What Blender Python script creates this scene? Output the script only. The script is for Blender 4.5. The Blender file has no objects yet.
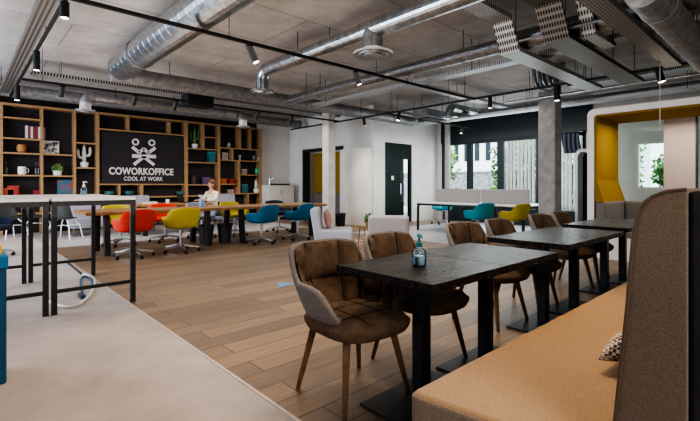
import bpy, bmesh, math, random
from mathutils import Vector, Matrix
random.seed(7)
R = math.radians
PI = math.pi
SC = bpy.context.scene
COL = SC.collection

# ------------------------------------------------------------------ camera geometry
F, HZ, YAW, EYE = 426.0, 185.0, R(47.5), 1.2
CY_, SY_ = math.cos(YAW), math.sin(YAW)
def ray(px, py):
    r = (px - 350) / F
    return CY_ + r * SY_, SY_ - r * CY_, (HZ - py) / F
def onY(px, py, Y):
    x, y, z = ray(px, py); d = Y / y
    return Vector((x * d, Y, EYE + z * d))
def onX(px, py, X):
    x, y, z = ray(px, py); d = X / x
    return Vector((X, y * d, EYE + z * d))

cam = bpy.data.cameras.new('camera'); cam_o = bpy.data.objects.new('camera', cam); COL.objects.link(cam_o)
cam.sensor_width = 36; cam.lens = F / 700 * 36
cam.shift_y = -(210.5 - HZ) / 700
cam.clip_start = 0.02; cam.clip_end = 300
cam_o.location = (0, 0, EYE); cam_o.rotation_euler = (R(90), 0, YAW - R(90))
SC.camera = cam_o

# ------------------------------------------------------------------ materials
def nn(nt, t, **kw):
    n = nt.nodes.new(t)
    for k, v in kw.items():
        if k in n.inputs: n.inputs[k].default_value = v
        else: setattr(n, k, v)
    return n
def c4(c): return (c[0], c[1], c[2], 1)
def mat(name, col, rough=.6, metal=0, col2=None, ns=8, ramp=(.35, .65), bump=0, bs=40, bd=.01, emis=0, stretch=None, spec=None, sheen=0, detail=5):
    m = bpy.data.materials.new(name); m.use_nodes = True
    nt = m.node_tree; b = nt.nodes['Principled BSDF']
    b.inputs['Base Color'].default_value = c4(col); b.inputs['Roughness'].default_value = rough
    b.inputs['Metallic'].default_value = metal
    if spec is not None: b.inputs['Specular IOR Level'].default_value = spec
    if sheen:
        b.inputs['Sheen Weight'].default_value = sheen
    if emis:
        b.inputs['Emission Color'].default_value = c4(col); b.inputs['Emission Strength'].default_value = emis
    tc = nt.nodes.new('ShaderNodeTexCoord'); vec = tc.outputs['Object']
    if stretch:
        mp = nn(nt, 'ShaderNodeMapping'); mp.inputs['Scale'].default_value = stretch
        nt.links.new(vec, mp.inputs['Vector']); vec = mp.outputs['Vector']
    if col2:
        n = nn(nt, 'ShaderNodeTexNoise', Scale=ns, Detail=detail, Roughness=.65)
        nt.links.new(vec, n.inputs['Vector'])
        r = nt.nodes.new('ShaderNodeValToRGB'); e = r.color_ramp.elements
        e[0].position, e[1].position = ramp; e[0].color, e[1].color = c4(col), c4(col2)
        nt.links.new(n.outputs['Fac'], r.inputs['Fac']); nt.links.new(r.outputs['Color'], b.inputs['Base Color'])
    if bump:
        n2 = nn(nt, 'ShaderNodeTexNoise', Scale=bs, Detail=4)
        nt.links.new(vec, n2.inputs['Vector'])
        bp = nn(nt, 'ShaderNodeBump', Strength=bump, Distance=bd)
        nt.links.new(n2.outputs['Fac'], bp.inputs['Height']); nt.links.new(bp.outputs['Normal'], b.inputs['Normal'])
    return m

def mat_planks():
    m = bpy.data.materials.new('floor_planks'); m.use_nodes = True; nt = m.node_tree; b = nt.nodes['Principled BSDF']
    tc = nt.nodes.new('ShaderNodeTexCoord')
    br = nn(nt, 'ShaderNodeTexBrick', Scale=1.0); br.offset = .37; br.inputs['Mortar Size'].default_value = .004
    br.inputs['Brick Width'].default_value = 2.3; br.inputs['Row Height'].default_value = .2
    br.inputs['Color1'].default_value = (.2, .2, .2, 1); br.inputs['Color2'].default_value = (.74, .74, .74, 1); br.inputs['Mortar'].default_value = (.1, .1, .1, 1)
    nt.links.new(tc.outputs['Object'], br.inputs['Vector'])
    r = nt.nodes.new('ShaderNodeValToRGB'); el = r.color_ramp.elements
    el[0].position = 0; el[0].color = (.125, .085, .058, 1); el[1].position = 1; el[1].color = (.36, .235, .13, 1)
    e = el.new(.35); e.color = (.19, .13, .088, 1); e = el.new(.7); e.color = (.27, .18, .11, 1)
    mp = nn(nt, 'ShaderNodeMapping'); mp.inputs['Scale'].default_value = (1.2, 14, 1)
    nt.links.new(tc.outputs['Object'], mp.inputs['Vector'])
    n = nn(nt, 'ShaderNodeTexNoise', Scale=2.2, Detail=8, Roughness=.7); nt.links.new(mp.outputs['Vector'], n.inputs['Vector'])
    ma = nn(nt, 'ShaderNodeMath', operation='MULTIPLY_ADD'); ma.inputs[1].default_value = 1.5; ma.inputs[2].default_value = -.75
    nt.links.new(n.outputs['Fac'], ma.inputs[0])
    ad = nn(nt, 'ShaderNodeMath', operation='ADD'); nt.links.new(br.outputs['Color'], ad.inputs[0]); nt.links.new(ma.outputs[0], ad.inputs[1])
    nt.links.new(ad.outputs[0], r.inputs['Fac'])
    mx = nn(nt, 'ShaderNodeMix', data_type='RGBA', blend_type='MULTIPLY'); mx.inputs[0].default_value = .6
    inv = nn(nt, 'ShaderNodeMath', operation='SUBTRACT'); inv.inputs[0].default_value = 1
    nt.links.new(br.outputs['Fac'], inv.inputs[1])
    nt.links.new(r.outputs['Color'], mx.inputs[6]); nt.links.new(inv.outputs[0], mx.inputs[7])
    nt.links.new(mx.outputs[2], b.inputs['Base Color'])
    rr = nn(nt, 'ShaderNodeMapRange'); rr.inputs['To Min'].default_value = .32; rr.inputs['To Max'].default_value = .55
    nt.links.new(n.outputs['Fac'], rr.inputs['Value']); nt.links.new(rr.outputs['Result'], b.inputs['Roughness'])
    bp = nn(nt, 'ShaderNodeBump', Strength=.25, Distance=.01); nt.links.new(n.outputs['Fac'], bp.inputs['Height']); nt.links.new(bp.outputs['Normal'], b.inputs['Normal'])
    return m

def mat_ceiling():
    m = bpy.data.materials.new('ceiling_concrete'); m.use_nodes = True; nt = m.node_tree; b = nt.nodes['Principled BSDF']
    tc = nt.nodes.new('ShaderNodeTexCoord')
    n = nn(nt, 'ShaderNodeTexNoise', Scale=1.4, Detail=10, Roughness=.7); nt.links.new(tc.outputs['Object'], n.inputs['Vector'])
    r = nt.nodes.new('ShaderNodeValToRGB'); e = r.color_ramp.elements
    e[0].position = .3; e[0].color = (.36, .335, .315, 1); e[1].position = .7; e[1].color = (.58, .55, .525, 1)
    nt.links.new(n.outputs['Fac'], r.inputs['Fac'])
    br = nn(nt, 'ShaderNodeTexBrick', Scale=1.0); br.inputs['Brick Width'].default_value = 2.5; br.inputs['Row Height'].default_value = 1.25
    br.inputs['Mortar Size'].default_value = .012; br.inputs['Color1'].default_value = (1, 1, 1, 1); br.inputs['Color2'].default_value = (.86, .86, .86, 1); br.inputs['Mortar'].default_value = (.6, .58, .56, 1)
    nt.links.new(tc.outputs['Object'], br.inputs['Vector'])
    mx = nn(nt, 'ShaderNodeMix', data_type='RGBA', blend_type='MULTIPLY'); mx.inputs[0].default_value = 1
    nt.links.new(r.outputs['Color'], mx.inputs[6]); nt.links.new(br.outputs['Color'], mx.inputs[7]); nt.links.new(mx.outputs[2], b.inputs['Base Color'])
    n2 = nn(nt, 'ShaderNodeTexNoise', Scale=9, Detail=8); nt.links.new(tc.outputs['Object'], n2.inputs['Vector'])
    bp = nn(nt, 'ShaderNodeBump', Strength=.5, Distance=.02); nt.links.new(n2.outputs['Fac'], bp.inputs['Height']); nt.links.new(bp.outputs['Normal'], b.inputs['Normal'])
    b.inputs['Roughness'].default_value = .85
    return m

def mat_perforated(name, base, hole, scale=(20, 32, .001)):
    m = bpy.data.materials.new(name); m.use_nodes = True; nt = m.node_tree; b = nt.nodes['Principled BSDF']
    tc = nt.nodes.new('ShaderNodeTexCoord'); mp = nn(nt, 'ShaderNodeMapping'); mp.inputs['Scale'].default_value = scale; mp.inputs['Location'].default_value = (0, 0, 0)
    nt.links.new(tc.outputs['Object'], mp.inputs['Vector'])
    v = nn(nt, 'ShaderNodeTexVoronoi', Scale=1.0, Randomness=0.0); nt.links.new(mp.outputs['Vector'], v.inputs['Vector'])
    r = nt.nodes.new('ShaderNodeValToRGB'); e = r.color_ramp.elements
    e[0].position = .30; e[0].color = c4(hole); e[1].position = .40; e[1].color = c4(base)
    nt.links.new(v.outputs['Distance'], r.inputs['Fac']); nt.links.new(r.outputs['Color'], b.inputs['Base Color'])
    b.inputs['Metallic'].default_value = .5; b.inputs['Roughness'].default_value = .45
    return m

def mat_glass(name, tint=(1, 1, 1), refl=.12, rough=.02):
    m = bpy.data.materials.new(name); m.use_nodes = True; nt = m.node_tree
    nt.nodes.remove(nt.nodes['Principled BSDF']); out = nt.nodes['Material Output']
    t = nn(nt, 'ShaderNodeBsdfTransparent'); t.inputs['Color'].default_value = c4(tint)
    g = nn(nt, 'ShaderNodeBsdfGlossy', Roughness=rough)
    lw = nn(nt, 'ShaderNodeLayerWeight', Blend=refl)
    mx = nt.nodes.new('ShaderNodeMixShader')
    nt.links.new(lw.outputs['Fresnel'], mx.inputs[0]); nt.links.new(t.outputs[0], mx.inputs[1]); nt.links.new(g.outputs[0], mx.inputs[2])
    nt.links.new(mx.outputs[0], out.inputs['Surface'])
    return m

def mat_checks(name, a, c, scale):
    m = bpy.data.materials.new(name); m.use_nodes = True; nt = m.node_tree; b = nt.nodes['Principled BSDF']
    tc = nt.nodes.new('ShaderNodeTexCoord'); ch = nn(nt, 'ShaderNodeTexChecker', Scale=scale)
    ch.inputs['Color1'].default_value = c4(a); ch.inputs['Color2'].default_value = c4(c)
    nt.links.new(tc.outputs['Object'], ch.inputs['Vector']); nt.links.new(ch.outputs['Color'], b.inputs['Base Color'])
    b.inputs['Roughness'].default_value = .9
    return m

M = {}
M['planks'] = mat_planks(); M['ceiling'] = mat_ceiling()
M['carpet'] = mat('carpet', (.36, .315, .295), .95, col2=(.47, .425, .405), ns=2.2, ramp=(.3, .7), bump=.5, bs=220)
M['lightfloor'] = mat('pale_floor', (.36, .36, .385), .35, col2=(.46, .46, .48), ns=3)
M['concrete'] = mat('concrete_column', (.30, .29, .28), .85, col2=(.43, .42, .405), ns=6, bump=.3, bs=25)
M['white_wall'] = mat('white_wall', (.66, .66, .64), .8, col2=(.74, .74, .72), ns=1.5, bump=.05, bs=60)
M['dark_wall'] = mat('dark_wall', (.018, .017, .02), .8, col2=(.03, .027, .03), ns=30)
M['shelf_back'] = mat('shelf_back', (.018, .015, .019), .75, col2=(.045, .038, .044), ns=60, ramp=(.4, .7))
M['oak'] = mat('oak', (.29, .165, .075), .5, col2=(.44, .275, .14), ns=6, stretch=(1, 1, 8), bump=.1, bs=20)
M['oak_leg'] = mat('oak_leg', (.10, .055, .026), .5, col2=(.20, .115, .055), ns=14, stretch=(6, 6, 1))
M['slab_wood'] = mat('slab_wood', (.20, .10, .045), .4, col2=(.42, .23, .10), ns=4, stretch=(1, 7, 7), bump=.15, bs=12)
M['crease_dark'] = mat('crease_shade_brown', (.022, .013, .008), .9, col2=(.032, .02, .013), ns=30)  # dark tone for shade drawn into the tuft creases
M['dark_wood'] = mat('dark_stained_wood', (.005, .0045, .0045), .24, col2=(.02, .017, .016), ns=5, stretch=(1.5, 12, 6), bump=1.0, bs=7, bd=.035, spec=.25)
M['black_metal'] = mat('black_metal', (.014, .014, .016), .45, col2=(.026, .026, .03), ns=20, bump=.05)
M['navy_metal'] = mat('blue_black_metal', (.012, .014, .022), .4, col2=(.022, .026, .04), ns=20)
M['black'] = mat('black', (.008, .008, .009), .6, col2=(.014, .014, .015), ns=30)
M['galv'] = mat('galvanised', (.24, .265, .285), .28, .95, col2=(.52, .56, .585), ns=14, ramp=(.3, .7), bump=.05, bs=30)
M['galv_dull'] = mat('galvanised_dull', (.20, .20, .205), .5, .55, col2=(.34, .34, .345), ns=10, bump=.1, bs=30)
M['tray'] = mat_perforated('perforated_tray', (.60, .61, .61), (.06, .058, .055))
M['tray_dark'] = mat_perforated('perforated_tray_dark', (.30, .285, .265), (.03, .027, .025))
M['chrome'] = mat('chrome', (.62, .63, .65), .18, 1, col2=(.7, .7, .72), ns=20)
M['alu'] = mat('aluminium', (.50, .51, .53), .28, .9, col2=(.6, .61, .62), ns=20)
M['shell_grey'] = mat('grey_fabric', (.15, .132, .122), .95, col2=(.25, .225, .21), ns=110, bump=.5, bs=260)
M['suede'] = mat('brown_suede', (.06, .038, .025), .95, col2=(.18, .118, .078), ns=9, spec=.2, ramp=(.3, .75), bump=.3, bs=60)
M['bench_tan'] = mat('tan_fabric', (.225, .138, .07), .95, col2=(.43, .275, .15), ns=210, ramp=(.3, .7), bump=.5, bs=300, sheen=.2)
M['bench_brown'] = mat('brown_fabric', (.078, .054, .037), .95, col2=(.18, .13, .09), ns=300, ramp=(.3, .7), bump=.5, bs=300, sheen=.2)
M['piping'] = mat('piping', (.06, .04, .028), .8, col2=(.09, .06, .04), ns=50)
M['red'] = mat('red_fabric', (.62, .035, .018), .85, col2=(.72, .06, .03), ns=40, bump=.2, bs=200)
M['yellow'] = mat('yellow_fabric', (.50, .40, .04), .85, col2=(.60, .50, .07), ns=40, bump=.2, bs=200)
M['olive'] = mat('olive_fabric', (.36, .29, .03), .85, col2=(.45, .37, .05), ns=40, bump=.2, bs=200)
M['blue'] = mat('blue_fabric', (.012, .12, .25), .85, col2=(.02, .16, .32), ns=40, bump=.2, bs=200)
M['teal'] = mat('teal_fabric', (.015, .25, .33), .85, col2=(.03, .33, .41), ns=40, bump=.2, bs=200)
M['navy'] = mat('navy_fabric', (.012, .022, .05), .85, col2=(.02, .035, .07), ns=40)
M['lilac'] = mat('lilac_fabric', (.24, .25, .33), .95, col2=(.32, .33, .42), ns=40, bump=.3, bs=200)
M['pale_fabric'] = mat('pale_fabric', (.38, .37, .395), .95, col2=(.50, .49, .52), ns=60, bump=.3, bs=200)
M['bluegrey'] = mat('bluegrey_fabric', (.42, .45, .52), .95, col2=(.52, .55, .62), ns=60, bump=.3, bs=200)
M['pink'] = mat('pink_fabric', (.42, .22, .20), .95, col2=(.55, .32, .30), ns=30)
M['white'] = mat('white_plastic', (.74, .74, .73), .45, col2=(.80, .80, .79), ns=6)
M['white_top'] = mat('white_laminate', (.66, .66, .66), .35, col2=(.72, .72, .72), ns=4)
M['mustard'] = mat('mustard_felt', (.25, .14, .008), .95, col2=(.35, .205, .014), ns=70, bump=.3, bs=200)
M['grey_felt'] = mat('grey_felt', (.16, .145, .14), .95, col2=(.22, .20, .19), ns=70, bump=.3, bs=200)
M['screen_felt'] = mat('screen_felt', (.30, .285, .28), .95, col2=(.37, .35, .345), ns=50, bump=.2, bs=200)
M['taupe'] = mat('taupe_panel', (.36, .28, .25), .9, col2=(.44, .36, .33), ns=60, bump=.2, bs=200)
M['green_door'] = mat('dark_green_door', (.006, .016, .015), .6, col2=(.012, .026, .024), ns=5, spec=.2)
M['dark_frame'] = mat('dark_frame', (.012, .022, .028), .45, col2=(.02, .032, .038), ns=12)
M['glass'] = mat_glass('window_glass', (.93, .97, .96), .10)
M['booth_glass'] = mat_glass('booth_glass', (.90, .94, .91), .15)
M['bottle_glass'] = mat_glass('bottle_clear', (.80, .88, .93), .35, .05)
M['liquid'] = mat('clear_gel', (.45, .58, .66), .1, col2=(.55, .68, .76), ns=20)
M['teal_plastic'] = mat('teal_plastic', (.01, .12, .13), .4, col2=(.015, .16, .17), ns=20)
M['bin_blue'] = mat('bin_blue', (.006, .07, .15), .5, col2=(.01, .09, .19), ns=8)
M['bin_lid'] = mat('bin_lid_blue', (.012, .16, .36), .5, col2=(.02, .2, .42), ns=8)
M['leaf'] = mat('leaf_green', (.03, .10, .02), .7, col2=(.10, .24, .05), ns=3)
M['leaf_light'] = mat('leaf_light_green', (.14, .32, .06), .7, col2=(.34, .55, .16), ns=2)
M['cactus'] = mat('cactus_green', (.06, .15, .05), .7, col2=(.13, .26, .10), ns=20)
M['cactus_white'] = mat('cactus_white', (.50, .53, .48), .6, col2=(.62, .65, .60), ns=15)
M['skin'] = mat('skin', (.50, .28, .19), .55, col2=(.56, .33, .23), ns=10)
M['hair'] = mat('brown_hair', (.07, .03, .014), .5, col2=(.14, .065, .03), ns=30, stretch=(6, 6, 1))
M['cream_knit'] = mat('cream_knit', (.60, .56, .48), .95, col2=(.70, .66, .58), ns=60, bump=.3, bs=150)
M['denim'] = mat('denim', (.05, .07, .12), .9, col2=(.08, .11, .17), ns=60)
M['letter'] = mat('sign_letter', (.62, .60, .60), .6, col2=(.68, .66, .66), ns=20)
M['terracotta'] = mat('terracotta', (.35, .16, .05), .6, col2=(.45, .22, .08), ns=12)
M['lamp_face'] = mat('lamp_face', (1, .86, .66), .5, emis=14, col2=(1, .86, .66))
M['lamp_face_dim'] = mat('lamp_face_dim', (1, .93, .84), .5, emis=2.5, col2=(1, .93, .84))
M['slat_wood'] = mat('weathered_slats', (.26, .24, .23), .8, col2=(.44, .42, .41), ns=5, stretch=(6, 6, .6))
M['facade_white'] = mat('white_render', (.80, .82, .84), .8, col2=(.88, .89, .9), ns=2)
M['outside_ground'] = mat('outside_paving', (.35, .35, .34), .9, col2=(.45, .45, .43), ns=4)
M['stone'] = mat('grey_stone_wall', (.18, .18, .19), .9, col2=(.38, .38, .40), ns=6, ramp=(.4, .6), bump=.5, bs=8)
M['rug'] = mat('rug_red', (.30, .10, .09), .95, col2=(.58, .44, .36), ns=7, ramp=(.42, .55), bump=.3, bs=100)
M['bag'] = mat('bin_bag', (.02, .022, .03), .3, col2=(.04, .045, .06), ns=8, bump=.6, bs=10)
def plain(k, c, rough=.6):
    if k not in M: M[k] = mat(k, c, rough, col2=tuple(min(1, x * 1.2 + .005) for x in c), ns=25)
    return M[k]

# ------------------------------------------------------------------ mesh builder
class MB:
    def __init__(s): s.bm = bmesh.new()
    def verts(s, pts): return [s.bm.verts.new(p) for p in pts]
    def face(s, vs):
        try: return s.bm.faces.new(vs)
        except ValueError: return None
    def box(s, x0, x1, y0, y1, z0, z1):
        v = s.verts([(x, y, z) for z in (z0, z1) for (x, y) in ((x0, y0), (x1, y0), (x1, y1), (x0, y1))])
        for f in ((3, 2, 1, 0), (4, 5, 6, 7), (0, 1, 5, 4), (1, 2, 6, 5), (2, 3, 7, 6), (3, 0, 4, 7)): s.face([v[i] for i in f])
        return s
    def cbox(s, c, d, rz=0, rx=0, ry=0):
        m = Matrix.Translation(c) @ Matrix.Rotation(rz, 4, 'Z') @ Matrix.Rotation(ry, 4, 'Y') @ Matrix.Rotation(rx, 4, 'X')
        a, b, h = d[0] / 2, d[1] / 2, d[2] / 2
        v = s.verts([m @ Vector((x, y, z)) for z in (-h, h) for (x, y) in ((-a, -b), (a, -b), (a, b), (-a, b))])
        for f in ((3, 2, 1, 0), (4, 5, 6, 7), (0, 1, 5, 4), (1, 2, 6, 5), (2, 3, 7, 6), (3, 0, 4, 7)): s.face([v[i] for i in f])
        return s
    def ring_loft(s, rings, cap=True, closed=True):
        L = [s.verts(r) for r in rings]
        n = len(L[0])
        for a, b in zip(L, L[1:]):
            for i in range(n if closed else n - 1):
                j = (i + 1) % n
                s.face([a[i], a[j], b[j], b[i]])
        if cap: s.face(L[0][::-1]); s.face(L[-1])
        return s
    def tube(s, pts, r, n=10, cap=True, loop=False):
        pts = [Vector(p) for p in pts]; rings = []
        rad = r if isinstance(r, (list, tuple)) else [r] * len(pts)
        up = Vector((0, 0, 1)); prev = None
        for i, p in enumerate(pts):
            if loop: d = pts[(i + 1) % len(pts)] - pts[i - 1]
            else: d = pts[min(i + 1, len(pts) - 1)] - pts[max(i - 1, 0)]
            d.normalize()
            if prev is None:
                a = d.cross(up if abs(d.z) < .9 else Vector((1, 0, 0))).normalized()
            else:
                a = (prev - d * prev.dot(d))
                a = a.normalized() if a.length > 1e-6 else d.orthogonal().normalized()
            prev = a; b = d.cross(a)
            rings.append([p + (a * math.cos(t) + b * math.sin(t)) * rad[i] for t in [2 * PI * k / n for k in range(n)]])
        if loop: rings.append(rings[0]); cap = False
        return s.ring_loft(rings, cap)
    def beam(s, p, q, w, h, w2=None, h2=None):
        p, q = Vector(p), Vector(q); d = (q - p).normalized()
        a = d.cross(Vector((0, 0, 1)))
        a = a.normalized() if a.length > 1e-4 else Vector((1, 0, 0))
        b = d.cross(a).normalized(); w2 = w if w2 is None else w2; h2 = h if h2 is None else h2
        rg = lambda c, w, h: [c + a * x * w / 2 + b * y * h / 2 for x, y in ((-1, -1), (1, -1), (1, 1), (-1, 1))]
        return s.ring_loft([rg(p, w, h), rg(q, w2, h2)])
    def lathe(s, prof, c=(0, 0, 0), n=20):
        rings = [[(c[0] + r * math.cos(t), c[1] + r * math.sin(t), c[2] + z) for t in [2 * PI * k / n for k in range(n)]] for r, z in prof]
        return s.ring_loft(rings)
    def prism(s, poly, axis, a, b):
        # poly of 2-D points extruded along axis ('x','y','z') from a to b
        f = {'x': lambda p, t: (t, p[0], p[1]), 'y': lambda p, t: (p[0], t, p[1]), 'z': lambda p, t: (p[0], p[1], t)}[axis]
        return s.ring_loft([[f(p, a) for p in poly], [f(p, b) for p in poly]])
    def grid(s, fn, nu, nv):
        g = [[s.bm.verts.new(fn(i / nu, j / nv)) for j in range(nv + 1)] for i in range(nu + 1)]
        for i in range(nu):
            for j in range(nv): s.face([g[i][j], g[i + 1][j], g[i + 1][j + 1], g[i][j + 1]])
        return s
    def ell(s, c, r, n=12, m=8, rz=0, tilt=0):
        mt = Matrix.Translation(c) @ Matrix.Rotation(rz, 4, 'Z') @ Matrix.Rotation(tilt, 4, 'X')
        rings = []
        for j in range(m + 1):
            ph = -PI / 2 + PI * (j + .02) / (m + .04) if 0 < j < m else (-PI / 2 + .03 if j == 0 else PI / 2 - .03)
            rings.append([mt @ Vector((r[0] * math.cos(ph) * math.cos(t), r[1] * math.cos(ph) * math.sin(t), r[2] * math.sin(ph))) for t in [2 * PI * k / n for k in range(n)]])
        return s.ring_loft(rings)
    def build(s, name, m, parent=None, bevel=0, smooth=False, seg=2, sub=0, solid=0, recalc=True):
        if recalc: bmesh.ops.recalc_face_normals(s.bm, faces=s.bm.faces)
        me = bpy.data.meshes.new(name); s.bm.to_mesh(me); s.bm.free()
        o = bpy.data.objects.new(name, me); COL.objects.link(o)
        me.materials.append(m)
        if smooth:
            for p in me.polygons: p.use_smooth = True
        if parent: o.parent = parent
        if solid:
            d = o.modifiers.new('solid', 'SOLIDIFY'); d.thickness = solid; d.offset = -1
        if bevel:
            b = o.modifiers.new('bevel', 'BEVEL'); b.width = bevel; b.segments = seg; b.limit_method = 'ANGLE'; b.angle_limit = R(40)
        if sub:
            d = o.modifiers.new('sub', 'SUBSURF'); d.levels = sub; d.render_levels = sub
        return o

def tag(o, label, cat, group=None, kind=None):
    o['label'] = label; o['category'] = cat
    if group: o['group'] = group
    if kind: o['kind'] = kind
    return o
def thing(name, label, cat, loc=(0, 0, 0), rz=0, group=None):
    o = bpy.data.objects.new(name, None); COL.objects.link(o)
    o.empty_display_size = .1
    o.location = loc; o.rotation_euler = (0, 0, rz)
    return tag(o, label, cat, group)
def struct(o, label=None):
    o['kind'] = 'structure'
    if label: o['label'] = label
    return o
def part(o, label): o['label'] = label; return o
KIDS = {}
def copy_tree(o, parent=None):
    c = o.copy(); COL.objects.link(c)
    if parent: c.parent = parent; c.matrix_parent_inverse = o.matrix_parent_inverse.copy()
    for ch in [k for k in bpy.data.objects if k.parent == o]: copy_tree(ch, c)
    return c
def dup(o, label, loc, rz=0, matmap=None):
    c = copy_tree(o); c.location = loc; c.rotation_euler = (0, 0, rz); c['label'] = label
    if matmap:
        for ch in [k for k in bpy.data.objects if k.parent == c]:
            for old, new in matmap.items():
                if ch.data and ch.data.materials and ch.data.materials[0] == old:
                    ch.data = ch.data.copy(); ch.data.materials[0] = new
    return c
def ss(a, b, x):
    t = max(0, min(1, (x - a) / (b - a))); return t * t * (3 - 2 * t)
def spow(v, e): return math.copysign(abs(v) ** e, v)

# ================================================================== SETTING
CZ = 3.6
XW, YD, XF, YB = 9.1, 8.9, 12.3, 13.3
struct(MB().box(1.262, 12.3, -3, 13.4, -.1, 0).build('floor', M['planks']), 'brown wide plank floor')
b = MB().box(-5, 1.262, -3, 13.4, -.1, .004)
struct(b.build('floor_carpet', M['carpet']), 'pale beige carpet strip beside the planks')
struct(MB().box(1.28, 7.4, 9.75, 13.4, -.05, .004).build('floor_rear', M['lightfloor']), 'pale grey floor under the rear tables')
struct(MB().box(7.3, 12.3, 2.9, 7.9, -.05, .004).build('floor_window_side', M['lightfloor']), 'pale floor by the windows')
struct(MB().box(1.255, 1.275, -3, 9.75, 0, .008).build('trim_1', mat('floor_trim', (.42, .38, .35), .5, col2=(.5, .45, .42))), 'thin strip between carpet and planks')
struct(MB().box(-5, 12.5, -3, 13.6, CZ, CZ + .2).build('ceiling', M['ceiling']), 'raw concrete ceiling')
struct(MB().box(-5, 12.5, -3.2, -3, 0, CZ).build('wall_front', mat('taupe_wall', (.16, .13, .11), .9, col2=(.2, .165, .14), ns=2)), 'unseen taupe wall behind the camera, added to block stray light')  # unseen, added to stop sky light from behind
struct(MB().box(-5.2, -5, -3.2, 5.5, 0, CZ).build('wall_left', mat('taupe_wall_left', (.16, .13, .11), .9, col2=(.2, .165, .14), ns=2)), 'unseen taupe wall at the left end of the carpet, added to cut daylight')  # unseen, added and lengthened to keep daylight off the near carpet
wb = struct(MB().box(-5, 7.72, YB, YB + .2, 0, CZ).build('wall_back', M['dark_wall']), 'black wall behind the shelving')
struct(MB().box(7.72, 9.3, YB, YB + .2, 0, CZ).build('wall_back_right', M['white_wall']), 'pale wall right of the shelving')
# side wall with niche
NY0, NY1, NZ = 10.24, 12.4, 2.46
b = MB().box(XW, XW + .2, NY1, YB, 0, CZ).box(XW, XW + .2, YD + .2, NY0, 0, CZ).box(XW, XW + .2, NY0, NY1, NZ, CZ)
struct(b.build('wall_side', M['white_wall']), 'pale wall with the framed niche opening')
b = MB().box(XW - .05, XW + .22, NY1 - .09, NY1, 0, NZ).box(XW - .05, XW + .22, NY0, NY0 + .09, 0, NZ).box(XW - .05, XW + .22, NY0 + .09, NY1 - .09, NZ - .09, NZ)
struct(b.build('trim_2', M['dark_frame']), 'dark frame round the niche opening')
b = MB().box(XW + .65, XW + .75, NY0 - .1, NY1 + .1, 0, NZ + .2).box(XW + .2, XW + .65, NY1 + .02, NY1 + .1, 0, NZ + .2).box(XW + .2, XW + .65, NY0 - .1, NY0 - .02, 0, NZ + .2)
struct(b.build('wall_niche', M['white_wall']), 'white inner walls of the niche')
nb = thing('niche_seat', 'mustard upholstered wall seat in the dark framed niche behind the pillar', 'seat', (XW + .33, 11.3, 0))
MB().box(.06, .30, -1.03, 1.04, .92, 2.34).build('back_panel', M['mustard'], nb, bevel=.02)
MB().box(.04, .30, -1.03, 1.04, .45, .91).build('lower_cushion', M['grey_felt'], nb, bevel=.02)
MB().box(-.16, .04, -1.03, 1.04, .0, .45).build('seat', M['grey_felt'], nb, bevel=.02)
# curved white wall
pts = []
for k in range(25):
    t = k / 24; y = 8.93 + 1.3 * t
    pts.append((XW - .01 - .42 * math.sin(PI * (0.12 + .8 * t)) ** .7, y))
poly = pts + [(XW - .002, 10.23), (XW - .002, 8.93)]
struct(MB().prism(poly, 'z', 0, 2.30).build('wall_curved', M['white_wall'], smooth=False), 'curved white partition beside the niche')
# door wall
DX0, DX1, DZ = 9.55, 11.0, 2.45
dx = [onY(385, 142, YD).x, onY(412, 144, YD).x]
DX0, DX1 = dx; DZ = onY(398, 143.3, YD).z
b = MB().box(XW, DX0, YD, YD + .2, 0, CZ).box(DX1, XF + .2, YD, YD + .2, 0, CZ).box(DX0, DX1, YD, YD + .2, DZ, CZ)
struct(b.build('wall_door', M['white_wall']), 'white wall around the dark green door')
door = struct(MB().box(DX0, DX0 + (DX1 - DX0) * .60, YD + .02, YD + .1, 0, DZ).box(DX0 + (DX1 - DX0) * .60, DX1, YD + .02, YD + .1, 2.03, DZ).box(DX1 - .1, DX1, YD + .02, YD + .1, 0, 2.03).build('door_1', M['green_door'], bevel=.01), 'dark green door with a glazed side strip')
gx0 = DX0 + (DX1 - DX0) * .60
MB().box(gx0, DX1 - .1, YD + .05, YD + .06, 0, 2.03).build('door_glass', M['glass'], door)
MB().tube([(gx0 - .08, YD - .04, .9), (gx0 - .08, YD - .04, 1.25)], .012, 8).build('door_handle', M['chrome'], door)
MB().cbox((DX0 + .36, YD + .012, 1.42), (.10, .012, .13)).build('door_sign', M['white'], door)
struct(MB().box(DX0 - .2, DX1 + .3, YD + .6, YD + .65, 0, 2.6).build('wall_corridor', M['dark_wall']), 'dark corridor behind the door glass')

# facade with windows
WY0, WY1 = 3.95, 8.72
HZ0 = 2.62
b = MB().box(XF, XF + .25, 2.98, WY0, 0, CZ).box(XF, XF + .25, -3, 1.9, 0, CZ).box(XF, XF + .25, 1.9, 2.98, 0, 1.1).box(XF, XF + .25, 1.9, 2.98, 2.25, CZ).box(XF, XF + .25, WY1, YD, 0, CZ)
struct(b.build('wall_facade', M['white_wall']), 'pale facade wall right of the tall windows')
struct(MB().box(XF - .05, XF + .25, WY0, WY1, HZ0, 3.5).build('trim_3', M['dark_frame']), 'dark header over the tall windows')
struct(MB().box(XF, XF + .25, WY0, WY1, 3.5, CZ).build('trim_4', M['concrete']), 'concrete lintel above the header')
struct(MB().box(XF, XF + .25, WY0, WY1, 0, .4).build('wall_sill', M['dark_frame']), 'dark low wall below the tall windows')
def pxY(px): return onX(px, 150, XF).y
edges = [437.5, 469, 500, 539, 586]
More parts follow.
